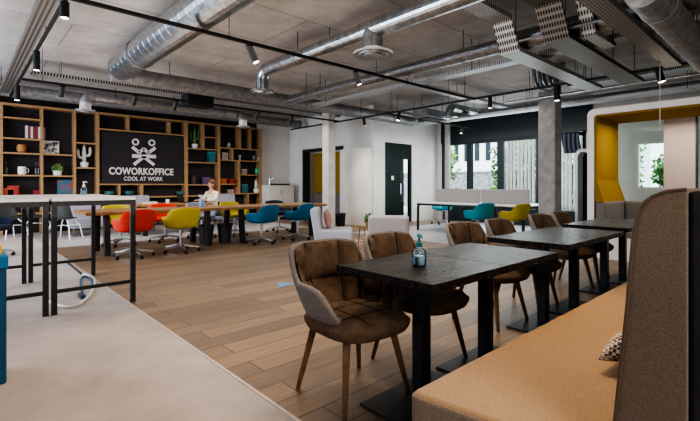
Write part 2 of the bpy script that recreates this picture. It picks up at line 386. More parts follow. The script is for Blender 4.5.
for i in range(4):
    ya, yb = pxY(edges[i + 1]), pxY(edges[i])
    ya, yb = max(ya, WY0), min(yb, WY1)
    w = .09
    fr = MB().box(XF, XF + .12, ya, ya + w, .4, HZ0).box(XF, XF + .12, yb - w, yb, .4, HZ0).box(XF, XF + .12, ya + w, yb - w, .4, .48).box(XF, XF + .12, ya + w, yb - w, HZ0 - .08, HZ0)
    fo = struct(fr.build('window_%d' % (i + 1), M['dark_frame']), 'tall dark framed window')
    MB().box(XF + .05, XF + .06, ya + w, yb - w, .48, HZ0 - .08).build('window_pane', M['glass'], fo)
fr = MB().box(XF, XF + .12, 1.9, 1.95, 1.1, 2.25).box(XF, XF + .12, 2.93, 2.98, 1.1, 2.25).box(XF, XF + .12, 1.95, 2.93, 1.1, 1.15).box(XF, XF + .12, 1.95, 2.93, 2.2, 2.25)
fo = struct(fr.build('window_5', M['white'])); MB().box(XF + .05, XF + .06, 1.95, 2.93, 1.15, 2.2).build('window_pane', M['glass'], fo)

# columns
ca = onY(550, 185, 3.8)
struct(MB().box(9.0, 9.35, 3.6, 3.95, 0, CZ).build('column_1', M['concrete'], bevel=.02), 'rough concrete pillar beside the desk')
struct(MB().box(7.69, 7.96, 9.30, 9.58, 0, CZ).build('column_2', mat('painted_column', (.52, .49, .47), .8, col2=(.62, .59, .57), ns=5), bevel=.02), 'pale square pillar before the niche')
cp = onX(447.5, 150, 11.9)
struct(MB().lathe([(.09, 0), (.09, CZ)], (11.9, cp.y, 0), 20).build('column_3', M['concrete'], smooth=False), 'slim round pillar by the window')

# ================================================================== BENCH
BX0, BX1 = 1.205, 6.7
bench = thing('upholstered_bench', 'long high-backed bench with tan seat and brown back at the right', 'bench', (BX0, 0, 0))
def rrect(x0, x1, y0, y1, r, n=6, corners=(1, 1, 1, 1)):
    out = []
    for (cx, cy, a0, on) in ((x1 - r, y1 - r, 0, corners[0]), (x0 + r, y1 - r, 90, corners[1]), (x0 + r, y0 + r, 180, corners[2]), (x1 - r, y0 + r, 270, corners[3])):
        if on:
            for k in range(n + 1):
                a = R(a0 + 90 * k / n); out.append((cx + r * math.cos(a), cy + r * math.sin(a)))
        else:
            out.append({0: (x1, y1), 90: (x0, y1), 180: (x0, y0), 270: (x1, y0)}[a0])
    return out
L = BX1 - BX0
def skew(P): return [(x + (.16 * (1.0 - y) if x < 1 else 0), y) for x, y in P]
MB().prism(skew(rrect(0, L, .30, 1.0, .05, 5, (1, 1, 0, 0))), 'z', .10, .45).build('seat', M['bench_tan'], bench, bevel=.022, seg=4)
part(MB().prism(skew(rrect(-.006, L, .3, 1.006, .05, 5, (1, 1, 0, 0))), 'z', .04, .438).build('seat_front', mat('seat_front_fabric', (.16, .12, .095), .95, col2=(.23, .18, .14), ns=160, bump=.4, bs=300), bench, bevel=.01), 'greyer brown front panel')
MB().box(.2, L - .06, .12, .94, 0, .05).build('plinth', M['black'], bench)
# back: profile in YZ, rounded top front corner
prof = [(.217, .04), (.397, .04), (.390, .45), (.3825, .54), (.353, .856), (.339, 1.05), (.3325, 1.10), (.3227, 1.133), (.31, 1.157), (.295, 1.171), (.263, 1.186), (.222, 1.191), (.217, 1.191)]
XB = .145
MB().prism(prof, 'x', XB, L).build('backrest', M['bench_brown'], bench, bevel=.006, seg=2)
pp = [(XB - .001, y - .004, z - .002) for y, z in prof[1:-1]]
MB().tube(pp, .0045, 6).build('piping', M['piping'], bench)
part(MB().box(XB + .01, L, .03, .215, .04, 1.185).build('rear_panel', M['black'], bench, bevel=.01), 'black rear panel')

cu = thing('checked_cushion', 'small black and white checked cushion on the tan bench seat', 'cushion', (2.02, .565, .45))
def cush(w, h, t):
    def f(u, v):
        # closed pillow: wrap u around
        a = 2 * PI * u; x = math.cos(a); s_ = math.sin(a)
        return None
    return f
def pillow(mb, w, h, t, n=10):
    fr, bk = [], []
    for sgn in (1, -1):
        def fn(u, v, sgn=sgn):
            x, z = (u * 2 - 1), (v * 2 - 1)
            k = (1 - abs(x) ** 2.6) * (1 - abs(z) ** 2.6)
            pin = 1 - .06 * (1 - abs(x) * abs(z))
            return Vector((x * w / 2 * (1 - .07 * (1 - z * z)), sgn * t / 2 * max(k, 0) ** .5, z * h / 2 * (1 - .07 * (1 - x * x))))
        mb.grid(fn, n, n)
    bmesh.ops.remove_doubles(mb.bm, verts=mb.bm.verts, dist=.0005)
    return mb
pb = pillow(MB(), .28, .27, .11)
pb.bm.transform(Matrix.Translation((0, -.09, .128)) @ Matrix.Rotation(R(55), 4, 'X'))
pb.build('cover', mat_checks('checked_cloth', (.62, .52, .40), (.08, .06, .055), 75), cu, smooth=True)

# ================================================================== DINING TABLES
TW, TD = .69, .67
TY = 1.16
def dining_table(label, x, y):
    t = thing('dining_table', label, 'table', (x, y, 0), 0, 'square dark pedestal tables along the bench')
    MB().box(-TW / 2 + .002, TW / 2 - .002, -TD / 2, TD / 2, .708, .75).build('tabletop', M['dark_wood'], t, bevel=.004)
    MB().box(-.038, .038, -.038, .038, .014, .70).build('column', M['navy_metal'], t, bevel=.006)
    MB().box(-.31, .31, -.18, .18, 0, .014).build('base_plate', M['black_metal'], t, bevel=.004)
    MB().box(-.2, .2, -.2, .2, .698, .708).build('top_plate', M['black_metal'], t)
    return t
TS = [(1.57 + TW / 2, TY + TD / 2), (1.57 + 1.5 * TW, TY + TD / 2), (3.36 + TW / 2, 1.245 + TD / 2), (3.36 + 1.5 * TW, 1.245 + TD / 2), (5.12 + TW / 2, 1.30 + TD / 2), (5.12 + 1.5 * TW, 1.30 + TD / 2)]
tl = ['dark stained square pedestal table nearest the camera, bearing the pump bottle', 'dark square pedestal table butted behind the table with the pump bottle',
      'dark square pedestal table, near one of the middle pair along the bench', 'dark square pedestal table, far one of the middle pair along the bench',
      'dark square pedestal table, near one of the farthest pair before the booth', 'dark square pedestal table closest to the white framed booth']
t0 = dining_table(tl[0], *TS[0])
for l, p in zip(tl[1:], TS[1:]): dup(t0, l, (p[0], p[1], 0))

def pump_bottle(name, label, loc, s=1, capm='teal_plastic', bodym='bottle_glass', liq='liquid', rz=0):
    t = thing(name, label, 'bottle', loc, rz)
    MB().lathe([(.036 * s, 0), (.04 * s, .006 * s), (.04 * s, .075 * s), (.034 * s, .09 * s), (.014 * s, .1 * s), (.013 * s, .112 * s)], n=24).build('bottle_body', M[bodym], t, smooth=True)
    MB().lathe([(.034 * s, .005 * s), (.036 * s, .01 * s), (.036 * s, .055 * s)], n=20).build('gel', M[liq], t, smooth=False)
    b = MB().lathe([(.017 * s, .105 * s), (.017 * s, .128 * s), (.008 * s, .13 * s), (.006 * s, .158 * s), (.013 * s, .16 * s), (.013 * s, .176 * s)], n=16)
    b.tube([(0, 0, .168 * s), (-.03 * s, 0, .17 * s), (-.042 * s, 0, .16 * s)], .006 * s, 8)
    b.build('pump', M[capm], t, smooth=False)
    return t
pump_bottle('pump_bottle', 'clear pump bottle with teal pump on the nearest dark table', (TS[0][0] - .02, TS[0][1] - .0, .75), rz=R(60))

# ================================================================== TUB SHELLS
def tubfn(A, B, H, z0, s0, lean, umax, Hmax, n=3.0, inset=0, tuft=None, v0=0.0):
    def f(uu, vv):
        u = uu * 2 - 1; v = v0 + (1 - v0) * vv
        a = PI / 2 + u * umax
        x, y = A * spow(math.cos(a), 2 / n), B * spow(math.sin(a), 2 / n)
        if v < .3:
            k = v / .3; s_ = s0 * (.03 + .97 * k); z = z0 + .035 * (1 - math.sqrt(max(0, 1 - k * k)))
        else:
            w = (v - .3) / .7; h = H(abs(u)); z = z0 + .035 + (h - z0 - .035) * w
            q = (z - z0 - .035) / (Hmax - z0 - .035); s_ = s0 + (1 - s0) * (1 - (1 - min(1, max(q, 0))) ** 2)
        d = inset
        if tuft: d += tuft(uu, vv)
        if d:
            r = math.hypot(x, y) * s_; s_ *= max(.05, (r - d) / r)
        ly = lean * max(0, (z - z0)) * max(0, y / B)
        return Vector((x * s_, y * s_ + ly, z))
    return f
def Hd(u):
    h = .845 - .015 * ss(.1, .34, u)
    h -= .19 * ss(.33, .56, u)
    h -= .16 * ss(.70, 1.0, u)
    return h
def tufts(nu, nv, amp):
    def f(u, v):
        return amp * (abs(math.sin(PI * nu * u)) ** .36) * (abs(math.sin(PI * nv * min(.999, v))) ** .36)
    return f
DCG = 'brown tufted tub chairs facing the bench'
def dining_chair(label, loc, rz):
    t = thing('dining_chair', label, 'chair', loc, rz, DCG)
    MB().grid(tubfn(.325, .30, Hd, .365, .66, .12, R(128), .845), 40, 16).build('shell', M['shell_grey'], t, smooth=True, solid=.03)
    MB().grid(tubfn(.325, .30, lambda u: Hd(u) - .006, .365, .66, .12, R(126), .845, inset=.037, v0=.31, tuft=tufts(7, 2, .045)), 70, 28).build('back_cushion', M['suede'], t, smooth=True, recalc=False)
    sf = tubfn(.325, .30, lambda u: Hd(u) - .006, .365, .66, .12, R(126), .845, inset=.046, v0=.31)
    b = MB()
    for k in range(1, 7): b.tube([sf(k / 7, q / 14) for q in range(2, 15)], .0034, 6)
    b.tube([sf(q / 60, .5) for q in range(2, 59)], .0034, 6)
    b.build('crease_shade', M['crease_dark'], t)  # thin dark tubes put crease shade between the back tufts
    def seat(u, v):
        a = 2 * PI * u; k = 1 - v
        x, y = .265 * spow(math.cos(a), .62), .275 * spow(math.sin(a), .62)
        if v < .25: s_ = .93 + .07 * math.sin(v / .25 * PI / 2); z = .39 + .05 * (v / .25)
        else:
            q = (v - .25) / .75; s_ = (1 - q); z = .44 + .045 * (1 - (1 - q) ** 4)
        X, Y = x * s_, y * s_
        if v > .3: z += .022 * (abs(math.sin(PI * (X / .53 + .5) * 3)) ** .5 * abs(math.sin(PI * (Y / .55 + .5) * 3)) ** .5) - .008
        return Vector((X, Y - .045, z))
    MB().grid(seat, 48, 24).build('seat', M['suede'], t, smooth=True)
    b = MB()
    for q in (-.088, .088):
        b.tube([(q, y_ * .01 - .045, .4835 - .000018 * y_ * y_ - .55 * max(0, abs(y_ * .01) - .17) ** 1.3) for y_ in range(-21, 22, 3)], .0028, 6)
        b.tube([(x_ * .01, q - .045, .4835 - .000018 * x_ * x_ - .55 * max(0, abs(x_ * .01) - .17) ** 1.3) for x_ in range(-21, 22, 3)], .0028, 6)
    b.build('crease_shade', M['crease_dark'], t)  # same drawn-in shade along the seat tuft creases
    for sx in (-1, 1):
        for sy in (-1, 1):
            MB().beam((sx * .165, sy * .155 - .01, .375), (sx * .235, sy * .225 - .01, 0), .04, .04, .024, .024).build('leg', M['oak_leg'], t, bevel=.005)
    MB().cbox((0, -.01, .368), (.34, .32, .02)).build('under_frame', M['black_metal'], t)
    return t
dl = ['brown tufted tub chair nearest the camera, seen whole beside the first table', 'brown tufted tub chair behind the pump bottle',
      'brown tufted tub chair third from the camera, at the middle tables', 'brown tufted tub chair fourth from the camera, at the middle tables',
      'brown tufted tub chair fifth from the camera, at the farthest tables', 'brown tufted tub chair farthest from the camera, nearest the booth']
DP = [(1.69, 1.83, R(-4)), (2.345, 1.86, R(2)), (3.49, 1.97, R(-3)), (4.14, 1.95, R(3)), (5.19, 1.98, R(-2)), (5.85, 1.99, R(3))]
d0 = dining_chair(dl[0], (DP[0][0], DP[0][1], 0), DP[0][2])
for l, p in list(zip(dl, DP))[1:]: dup(d0, l, (p[0], p[1], 0), p[2])

# ================================================================== SWIVEL TUB CHAIRS
def Ho(u): return .80 - .02 * ss(0, .3, u) - .15 * ss(.3, .62, u) - .05 * ss(.8, 1, u)
def swivel_chair(label, loc, rz, m, group='coloured swivel tub chairs at the wooden tables'):
    t = thing('swivel_chair', label, 'chair', loc, rz, group)
    MB().grid(tubfn(.325, .30, Ho, .42, .80, .08, R(122), .80), 36, 14).build('tub_shell', m, t, smooth=True, solid=.05)
    MB().lathe([(.24, .45), (.27, .465), (.275, .50), (.24, .53), (.05, .535)], (0, -.03, 0), 24).build('seat', m, t, smooth=True)
    b = MB().lathe([(.02, .13), (.02, .30), (.03, .30), (.03, .425)], n=14); b.cbox((0, 0, .418), (.22, .16, .03))
    b.build('gas_column', M['alu'], t)
    b = MB().lathe([(.045, .10), (.045, .14)], n=14)
    for k in range(5):
        a = 2 * PI * k / 5 + .3; d = Vector((math.cos(a), math.sin(a), 0))
        b.beam(d * .03 + Vector((0, 0, .125)), d * .31 + Vector((0, 0, .078)), .045, .04, .026, .022)
    b.build('star_base', M['alu'], t)
    for k in range(5):
        a = 2 * PI * k / 5 + .3; d = Vector((math.cos(a), math.sin(a), 0)); n_ = Vector((-d.y, d.x, 0))
        b = MB(); c = d * .305 + Vector((0, 0, .028))
        b.tube([c - n_ * .022, c - n_ * .006], .028, 12).tube([c + n_ * .006, c + n_ * .022], .028, 12).tube([c, c + Vector((0, 0, .05))], .008, 8)
        b.build('caster', M['black'], t)
    return t
W1Y0, W1Y1 = 7.95, 8.98
s0 = swivel_chair('bright red swivel tub chair in front of the near wooden table', (2.13, 7.66, 0), R(188), M['red'])
def sw(label, x, y, rz, m):
    return dup(s0, label, (x, y, 0), rz, {M['red']: m})
sw('bright yellow swivel tub chair in front of the near wooden table', 2.93, 7.7, R(176), M['yellow'])
sw('blue swivel tub chair, left of the two in front of the long table', 4.57, 7.68, R(196), M['blue'])
sw('blue swivel tub chair, right of the two in front of the long table', 5.50, 7.72, R(200), M['blue'])
sw('yellow swivel tub chair behind the red chair, across the wooden table', 2.36, 9.32, R(5), M['yellow'])
dup(s0, 'red swivel tub chair on the far side of the wooden table', (3.22, 9.3, 0), R(-6))
sw('olive yellow swivel tub chair across the table, left of the blue chairs', 4.84, 9.35, R(6), M['olive'])
sw('dark navy swivel tub chair across the table, between the blue chairs', 6.05, 9.3, R(-4), M['navy'])
sw('grey lilac swivel tub chair under the far side of the wooden table', 4.08, 9.45, R(10), M['lilac'])

# ================================================================== LONG WOODEN TABLES
def slab_table(label, x0, x1, y0, y1, legs):
    t = thing('wooden_slab_table', label, 'table', ((x0 + x1) / 2, (y0 + y1) / 2, 0), 0, 'long tables with live wood tops')
    hx, hy = (x1 - x0) / 2, (y1 - y0) / 2; rnd = random.Random(x0)
    n = 24; poly = [(-hx + 2 * hx * k / n, -hy + rnd.uniform(0, .025)) for k in range(n + 1)] + [(hx - 2 * hx * k / n, hy - rnd.uniform(0, .025)) for k in range(n + 1)]
    MB().prism(poly, 'z', .695, .75).build('tabletop', M['slab_wood'], t, bevel=.006)
    for lx in legs:
        for sy in (-1, 1):
            MB().beam((lx - (x0 + x1) / 2, sy * (hy - .13), 0), (lx - (x0 + x1) / 2, sy * (hy - .2), .695), .09, .10).build('leg', M['black_metal'], t, bevel=.004)
    return t
slab_table('near long wooden slab table with thick black legs, by the red chair', 1.5, 3.98, W1Y0, W1Y1, [1.84, 3.62])
slab_table('far long wooden slab table with thick black legs, by the blue chairs', 4.0, 6.55, W1Y0, W1Y1, [4.36, 6.18])
slab_table('shorter wooden table against the shelves where the person sits', 3.0, 4.78, 10.45, 11.25, [3.2, 4.6])

# spray bottle on table
sp = onY(201.5, 206, 8.45)
t = thing('spray_bottle', 'blue spray bottle standing on the near wooden slab table', 'bottle', (sp.x, 8.45, .75))
MB().lathe([(.04, 0), (.045, .01), (.045, .12), (.02, .17), (.016, .2)], n=16).build('bottle_body', plain('spray_blue', (.15, .35, .60), .3), t, smooth=True)
MB().lathe([(.02, .195), (.02, .225), (.012, .25)], n=12).tube([(0, 0, .235), (-.06, 0, .24)], .011, 8).tube([(-.03, 0, .235), (-.045, 0, .2)], .006, 6).build('spray_head', M['white'], t)

# bins under table
def bin_(label, x, y, m):
    t = thing('waste_bin', label, 'bin', (x, y, 0))
    MB().lathe([(.12, 0), (.155, .36), (.15, .36), (.116, .012)], n=22).build('bucket', m, t)
    MB().lathe([(.158, .33), (.165, .37), (.15, .385), (.13, .30)], n=22).build('bag_rim', M['bag'], t)
    return t
bin_('black waste bin under the near wooden table, by its right legs', 3.74, 8.46, M['bag'])
bin_('dark grey waste bin between the two long wooden tables', 4.13, 8.42, plain('bin_grey', (.03, .036, .055), .4))
bin_('black waste bin standing beside the pale square pillar', 8.15, 9.3, M['black'])

# ================================================================== HIGH TABLES (left)
def high_table(label, x0, x1, y0, y1):
    t = thing('high_table', label, 'table', ((x0 + x1) / 2, (y0 + y1) / 2, 0.004), 0, 'white topped high tables on the carpet')
    hx, hy = (x1 - x0) / 2, (y1 - y0) / 2; q = .045; H = 1.045
    MB().box(-hx, hx, -hy, hy, H, H + .03).build('tabletop', M['white_top'], t, bevel=.003)
    for sx in (-1, 1):
        for sy in (-1, 1):
            MB().cbox((sx * (hx - q / 2), sy * (hy - q / 2), (H - q) / 2), (q, q, H - q)).build('leg', M['black_metal'], t)
    b = MB()
    for sy in (-1, 1): b.cbox((0, sy * (hy - q / 2), H - q / 2), (2 * hx, q, q))
    for sx in (-1, 1): b.cbox((sx * (hx - q / 2), 0, H - q / 2), (q, 2 * hy - 2 * q, q))
    b.build('top_frame', M['black_metal'], t)
    for sy in (-1, 1): MB().cbox((0, sy * (hy - q / 2), .21), (2 * hx - 2 * q, .032, .032)).build('foot_rail', M['black_metal'], t)
    return t
high_table('white topped high table with black square frame, nearer the planks', .62, 1.335, 4.72, 6.52)
high_table('white topped high table with black frame at the far left, cut by the frame', -.16, .60, 4.72, 6.52)
pump_bottle('pump_bottle', 'tall clear pump bottle with white pump on the high table', (1.15, 6.2, 1.079), .95, 'white', rz=R(200))

# blue recycling bin foreground left
eb = onY(6.8, 300, 3.29)
t = thing('recycling_bin', 'tall blue recycling bin with overhanging lid at the left edge', 'bin', (eb.x - .17, 3.29 + .15, .004))
MB().box(-.95, .17, -.15, .15, 0, .69).build('body', M['bin_blue'], t, bevel=.01)  # body widened out of view to shade the carpet beside it
MB().box(-.958, .178, -.16, .16, .69, .775).build('lid', M['bin_lid'], t, bevel=.012)
t = thing('tissue_box', 'yellow box with a blue green top standing on the blue bin', 'box', (eb.x - .17, 3.44, .779))
MB().box(-.11, .152, -.08, .08, 0, .055).build('box_body', plain('box_yellow', (.75, .55, .02)), t, bevel=.006)
MB().box(-.11, .135, -.08, .08, .055, .10).build('box_top', plain('box_green', (.02, .35, .30)), t, bevel=.006)

# white cable hoop with blue cable on the carpet
def gp(px, py):
    x, y, z = ray(px, py); d = -EYE / z; return x * d, y * d
wl = ['white legged chair at the far left, before the shelves', 'white legged chair seen between the legs of the high tables', 'white legged chair beneath the middle of the near high table']
def smooth_path(P, n=6):
    out = []
    for k in range(len(P) - 1):
        a, b_, c_, d = P[max(k - 1, 0)], P[k], P[k + 1], P[min(k + 2, len(P) - 1)]
        for t_ in range(n):
            u = t_ / n
            out.append(.5 * ((2 * b_) + (c_ - a) * u + (2 * a - 5 * b_ + 4 * c_ - d) * u * u + (3 * b_ - a - 3 * c_ + d) * u ** 3))
    return out + [P[-1]]
def floor_path(px, z): return smooth_path([Vector((*gp(*p), z)) for p in px])
tag(MB().tube(floor_path([(46, 302), (55, 305.7), (65, 308.6), (74, 308), (81, 305), (90, 296.6), (94, 288), (94.5, 281.6), (90, 277), (83, 275.8)], .018), .016, 8).build('white_hose', plain('hose_white', (.55, .55, .53), .4), smooth=True), 'curved white hose lying on the carpet beneath the high table', 'hose')
t = thing('blue_cable', 'thin blue cable with a plug lying inside the white hose loop', 'cable', (0, 0, .004))
MB().tube(floor_path([(93, 285), (90, 279.5), (85, 278), (81.5, 280), (80.8, 286), (82, 294)], .016), .012, 8).build('cord', plain('cable_blue', (.03, .10, .20)), t, smooth=True)
pz = gp(81.7, 298); MB().cbox((pz[0], pz[1], .022), (.05, .16, .035)).build('plug', plain('plug_navy', (.015, .04, .08)), t, bevel=.005)
tag(MB().tube(floor_path([(65, 261.5), (72, 267), (81, 274.5)], .014), .012, 6).build('black_cable', M['black'], smooth=True), 'straight dark cable along the carpet edge', 'cable')

# swivel base at the far left (chair mostly out of frame)
t = sw('dark swivel chair cut by the left edge, mostly its aluminium base showing', .38, 9.3, R(40), M['navy'])

# white legged chairs near the shelves
def wire_chair(label, x, y, rz):
    t = thing('white_leg_chair', label, 'chair', (x, y, 0.004), rz, 'white legged chairs before the shelves')
    MB().grid(tubfn(.24, .22, lambda u: .82 - .34 * ss(.3, .6, u), .43, .9, .15, R(140), .82), 24, 10).build('shell', plain('chair_shell_dark', (.05, .055, .06)), t, smooth=True, solid=.012)
    for sx in (-1, 1):
        for sy in (-1, 1):
            MB().tube([(sx * .1, sy * .1, .44), (sx * .2, sy * .2, .3), (sx * .25, sy * .24, .01)], .013, 8).build('leg', M['white'], t)
    b = MB().tube([(-.2, -.2, .3), (.2, .2, .3)], .008, 6).tube([(.2, -.2, .3), (-.2, .2, .3)], .008, 6); b.build('brace', M['white'], t)
    return t
p = gp(10, 239); w0 = wire_chair(wl[0], p[0], p[1], R(30))
p = gp(38, 236); dup(w0, wl[1], (p[0], p[1], .004), R(75))
p = gp(65, 239); dup(w0, wl[2], (p[0], p[1], .004), R(140))

# ================================================================== ARMCHAIRS
def easy_chair(name, label, loc, rz, m, H=.80, w=.62, group=None, legm='oak_leg'):
    t = thing(name, label, 'armchair', loc, rz, group)
    MB().box(-w / 2, w / 2, -.34, .26, .18, .43).build('seat', m, t, bevel=.045, seg=4)
    b = MB(); b.cbox((0, .28, .18 + (H - .18) / 2), (w, .15, H - .18), 0, R(-9)); b.build('backrest', m, t, bevel=.045, seg=4)
    for sx in (-1, 1):
        for sy in (-1, 1):
            MB().tube([(sx * (w / 2 - .08), sy * .24, .2), (sx * (w / 2 - .05), sy * .28, 0)], [.02, .012], 10).build('leg', M[legm], t)
    return t
ag = 'pale low armchairs of the lounge corner'
a0 = easy_chair('low_armchair', 'blue grey low armchair seen from the side, holding the pink cushion', (4.93, 5.82, 0), R(48), M['bluegrey'], .80, .62, ag)
pc = thing('pink_cushion', 'dusty pink cushion leaning in the blue grey armchair', 'cushion', (4.93, 5.82, .43), R(48))
pb = pillow(MB(), .36, .34, .13); pb.bm.transform(Matrix.Translation((0, .10, .17)) @ Matrix.Rotation(R(-10), 4, 'X')); pb.build('cover', M['pink'], pc, smooth=True)
ac = dup(a0, 'pale grey low armchair seen from behind, beyond the tub chairs', (5.25, 4.75, 0), R(128), {M['bluegrey']: M['pale_fabric']}); ac.scale = (1.04, 1, .9)
lg = 'grey lilac armchairs in front of the shelving'
l0 = easy_chair('lounge_chair', 'grey lilac armchair before the shelves, seen under the high table', (2.25, 11.8, .004), R(0), M['lilac'], .92, .72, lg)
dup(l0, 'grey lilac armchair before the shelves, below the lettering', (3.45, 11.95, .004), R(0))
dup(l0, 'grey lilac armchair before the shelves, right of the person', (5.95, 11.9, .004), R(0))
# rug, side table, plant
tag(MB().prism(rrect(4.55, 6.6, 4.95, 6.75, .1), 'z', 0, .01).build('lounge_rug', M['rug']), 'red and beige patterned rug under the lounge armchairs', 'rug')
t = thing('side_table', 'small wooden side table with black wire legs between the armchairs', 'table', (5.5, 5.6, .01))
MB().lathe([(.13, .40), (.14, .41), (.14, .425), (.13, .43)], n=28).build('tabletop', M['oak'], t)
for k in range(4):
    a = PI / 4 + k * PI / 2; MB().tube([(.09 * math.cos(a), .09 * math.sin(a), .40), (.13 * math.cos(a), .13 * math.sin(a), 0)], .007, 6).build('leg', M['black_metal'], t)
t = thing('potted_plant', 'small green plant in a wooden pot on the side table', 'plant', (5.52, 5.52, .44))
MB().lathe([(.05, 0), (.062, .08), (.055, .08), (.045, .06)], n=16).build('pot', M['oak'], t)
def leafball(mb, c, rad, n, size, rnd, flat=1):
    for _ in range(n):
        v = Vector((rnd.gauss(0, 1), rnd.gauss(0, 1), rnd.gauss(0, 1) * flat)).normalized() * rad * rnd.uniform(.3, 1) ** .5
        a = Vector((rnd.uniform(-1, 1), rnd.uniform(-1, 1), rnd.uniform(-1, 1))).normalized(); b = a.orthogonal().normalized()
        c_ = Vector(c) + v
        mb.face(mb.verts([c_ - a * size, c_ + b * size * .45, c_ + a * size, c_ - b * size * .45]))
    return mb
leafball(MB(), (0, 0, .15), .09, 80, .035, random.Random(3)).build('foliage', M['leaf'], t, recalc=False)
p = gp(283, 285)
tag(MB().prism([(p[0] - .12, p[1] - .1), (p[0] + .14, p[1] - .02), (p[0] + .02, p[1] + .14)], 'z', 0, .004).build('blue_floor_marker', plain('marker_blue', (.12, .26, .50))), 'pale blue triangular marker on the plank floor', 'floor marker')

# ================================================================== DESK BY THE WINDOW
DKX0, DKX1, DKY0, DKY1 = 8.98, 10.5, 4.22, 7.22
t = thing('bench_desk', 'white double desk with black frame before the tall windows', 'desk', ((DKX0 + DKX1) / 2, (DKY0 + DKY1) / 2, .004))
hx, hy = (DKX1 - DKX0) / 2, (DKY1 - DKY0) / 2
for sx in (-1, 1): MB().box(min(0, sx * hx), max(0, sx * hx), -hy, hy, .71, .735).build('desktop', M['white_top'], t, bevel=.003)
for sy in (-1, 0, 1):
    yy = sy * (hy - .06); b = MB()
    b.tube([(-hx + .04, yy, 0), (-hx + .05, yy, .62), (-hx + .1, yy, .685), (hx - .1, yy, .685), (hx - .05, yy, .62), (hx - .04, yy, 0)], .034, 10)
    b.build('leg_frame', M['black_metal'], t)
MB().box(-hx + .06, -hx + .1, -hy, hy, .66, .70).box(hx - .1, hx - .06, -hy, hy, .66, .70).build('side_rail', M['black_metal'], t)
for k, (ya, yb) in enumerate(((-hy + .25, -.01), (.01, hy - .12))):
    sc_ = thing('desk_screen', ['grey felt desk divider screen, right half, nearer the pillar', 'grey felt desk divider screen, left half, nearer the white wall'][k], 'screen', ((DKX0 + DKX1) / 2, (DKY0 + DKY1) / 2 + (ya + yb) / 2, .739), 0, 'desk divider screens')
    h2 = (yb - ya) / 2
    MB().box(-.02, .02, -h2, h2, .0, .355).build('felt_panel', M['screen_felt'], sc_, bevel=.015)
    MB().box(-.022, .022, -h2, -h2 + .02, 0, .02).box(-.022, .022, h2 - .02, h2, 0, .02).build('foot_clip', M['alu'], sc_)
wg = sw('teal swivel tub chair at the window desk, next to the olive one', 8.62, 5.14, R(165), M['teal'])
wg2 = sw('olive yellow swivel tub chair at the window desk beside the pillar', 8.85, 4.43, R(172), M['olive'])
wg3 = sw('teal swivel tub chair on the far side of the window desk', 10.35, 6.85, R(255), M['teal'])
for w in (wg, wg2, wg3): w['group'] = 'swivel tub chairs at the window desk'; w.location.z = .004
wg3.location = (10.9, 7.72, .004)
lm = thing('desk_monitor', 'dark monitor on the far end of the window desk', 'monitor', (10.25, 6.95, .739), R(20))
MB().box(-.01, .01, -.22, .22, .08, .36).build('panel', M['black'], lm, bevel=.006)
MB().box(-.03, .03, -.02, .02, .0, .2).box(-.09, .09, -.12, .12, 0, .012).build('stand', M['black_metal'], lm)

# ================================================================== BOOTH
BFX, BBX, BYL, BYR, BH = 7.7, 8.9, 2.56, -.9, 2.45
t = thing('meeting_booth', 'white framed meeting booth with mustard lining behind the far tables', 'booth', (BFX, (BYL + BYR) / 2, 0))
yc = (BYL + BYR) / 2; hy = (BYL - BYR) / 2; th = .10
o_ = rrect(-hy, hy, 0, BH, .10, 6, (1, 1, 0, 0)); i_ = rrect(-hy + th, hy - th, .06, BH - th, .05, 6, (1, 1, 0, 0))
b = MB()
for x0, x1 in ((0.0, BBX - BFX),):
    A = b.verts([(x0, p[0], p[1]) for p in o_]); Bv = b.verts([(x1, p[0], p[1]) for p in o_])
    Ci = b.verts([(x0, p[0], p[1]) for p in i_]); Di = b.verts([(x1, p[0], p[1]) for p in i_])
    n = len(A)
    for k in range(n):
        j = (k + 1) % n
        b.face([A[k], A[j], Bv[j], Bv[k]]); b.face([Ci[k], Ci[j], Di[j], Di[k]]); b.face([A[k], A[j], Ci[j], Ci[k]]); b.face([Bv[k], Bv[j], Di[j], Di[k]])
b.build('frame', M['white'], t)
iy = hy - th
part(MB().box(.03, BBX - BFX - .02, iy - .03, iy - .001, 1.28, BH - th - .03).build('side_lining', M['mustard'], t), 'mustard side lining')
MB().prism([(iy - .001, 1.28), (iy - .03, 1.28), (iy - .14, .92), (iy - .001, .92)], 'x', .03, BBX - BFX - .02).build('sloped_lining', M['mustard'], t)
MB().box(.03, BBX - BFX - .02, -iy + .002, iy - .002, BH - th - .03, BH - th - .001).build('ceiling_lining', M['mustard'], t)
MB().box(.03, 1.17, iy - .17, iy - .01, .40, .92).build('side_cushion', M['grey_felt'], t, bevel=.03)
MB().box(1.0, 1.17, -iy + .02, iy - .18, .40, .92).build('back_cushion', M['grey_felt'], t, bevel=.03)
MB().box(.03, 1.17, iy - .62, iy - .01, .36, .46).box(.6, 1.17, -iy + .02, iy - .62, .36, .46).build('seat', M['grey_felt'], t, bevel=.02)
MB().box(.015, 1.16, iy - .60, iy - .01, .06, .36).box(.62, 1.16, -iy + .02, iy - .6, .06, .36).build('seat_box', M['white'], t)
def by(px): return onX(px, 150, BBX).y - yc
g1, g2, g3 = by(664), by(696), by(700)
MB().box(1.185, 1.195, g1, iy, .92, BH - th).build('glass_panel', M['booth_glass'], t)
part(MB().box(1.16, 1.198, g2, g1, .92, BH - th).build('fabric_panel', M['taupe'], t, bevel=.01), 'taupe fabric panel')
MB().box(1.165, 1.195, g2 - .03, g2, .92, BH - th).build('glass_post', M['dark_frame'], t)
MB().box(1.185, 1.195, -iy, g2 - .03, .92, BH - th).build('glass_panel', M['booth_glass'], t)
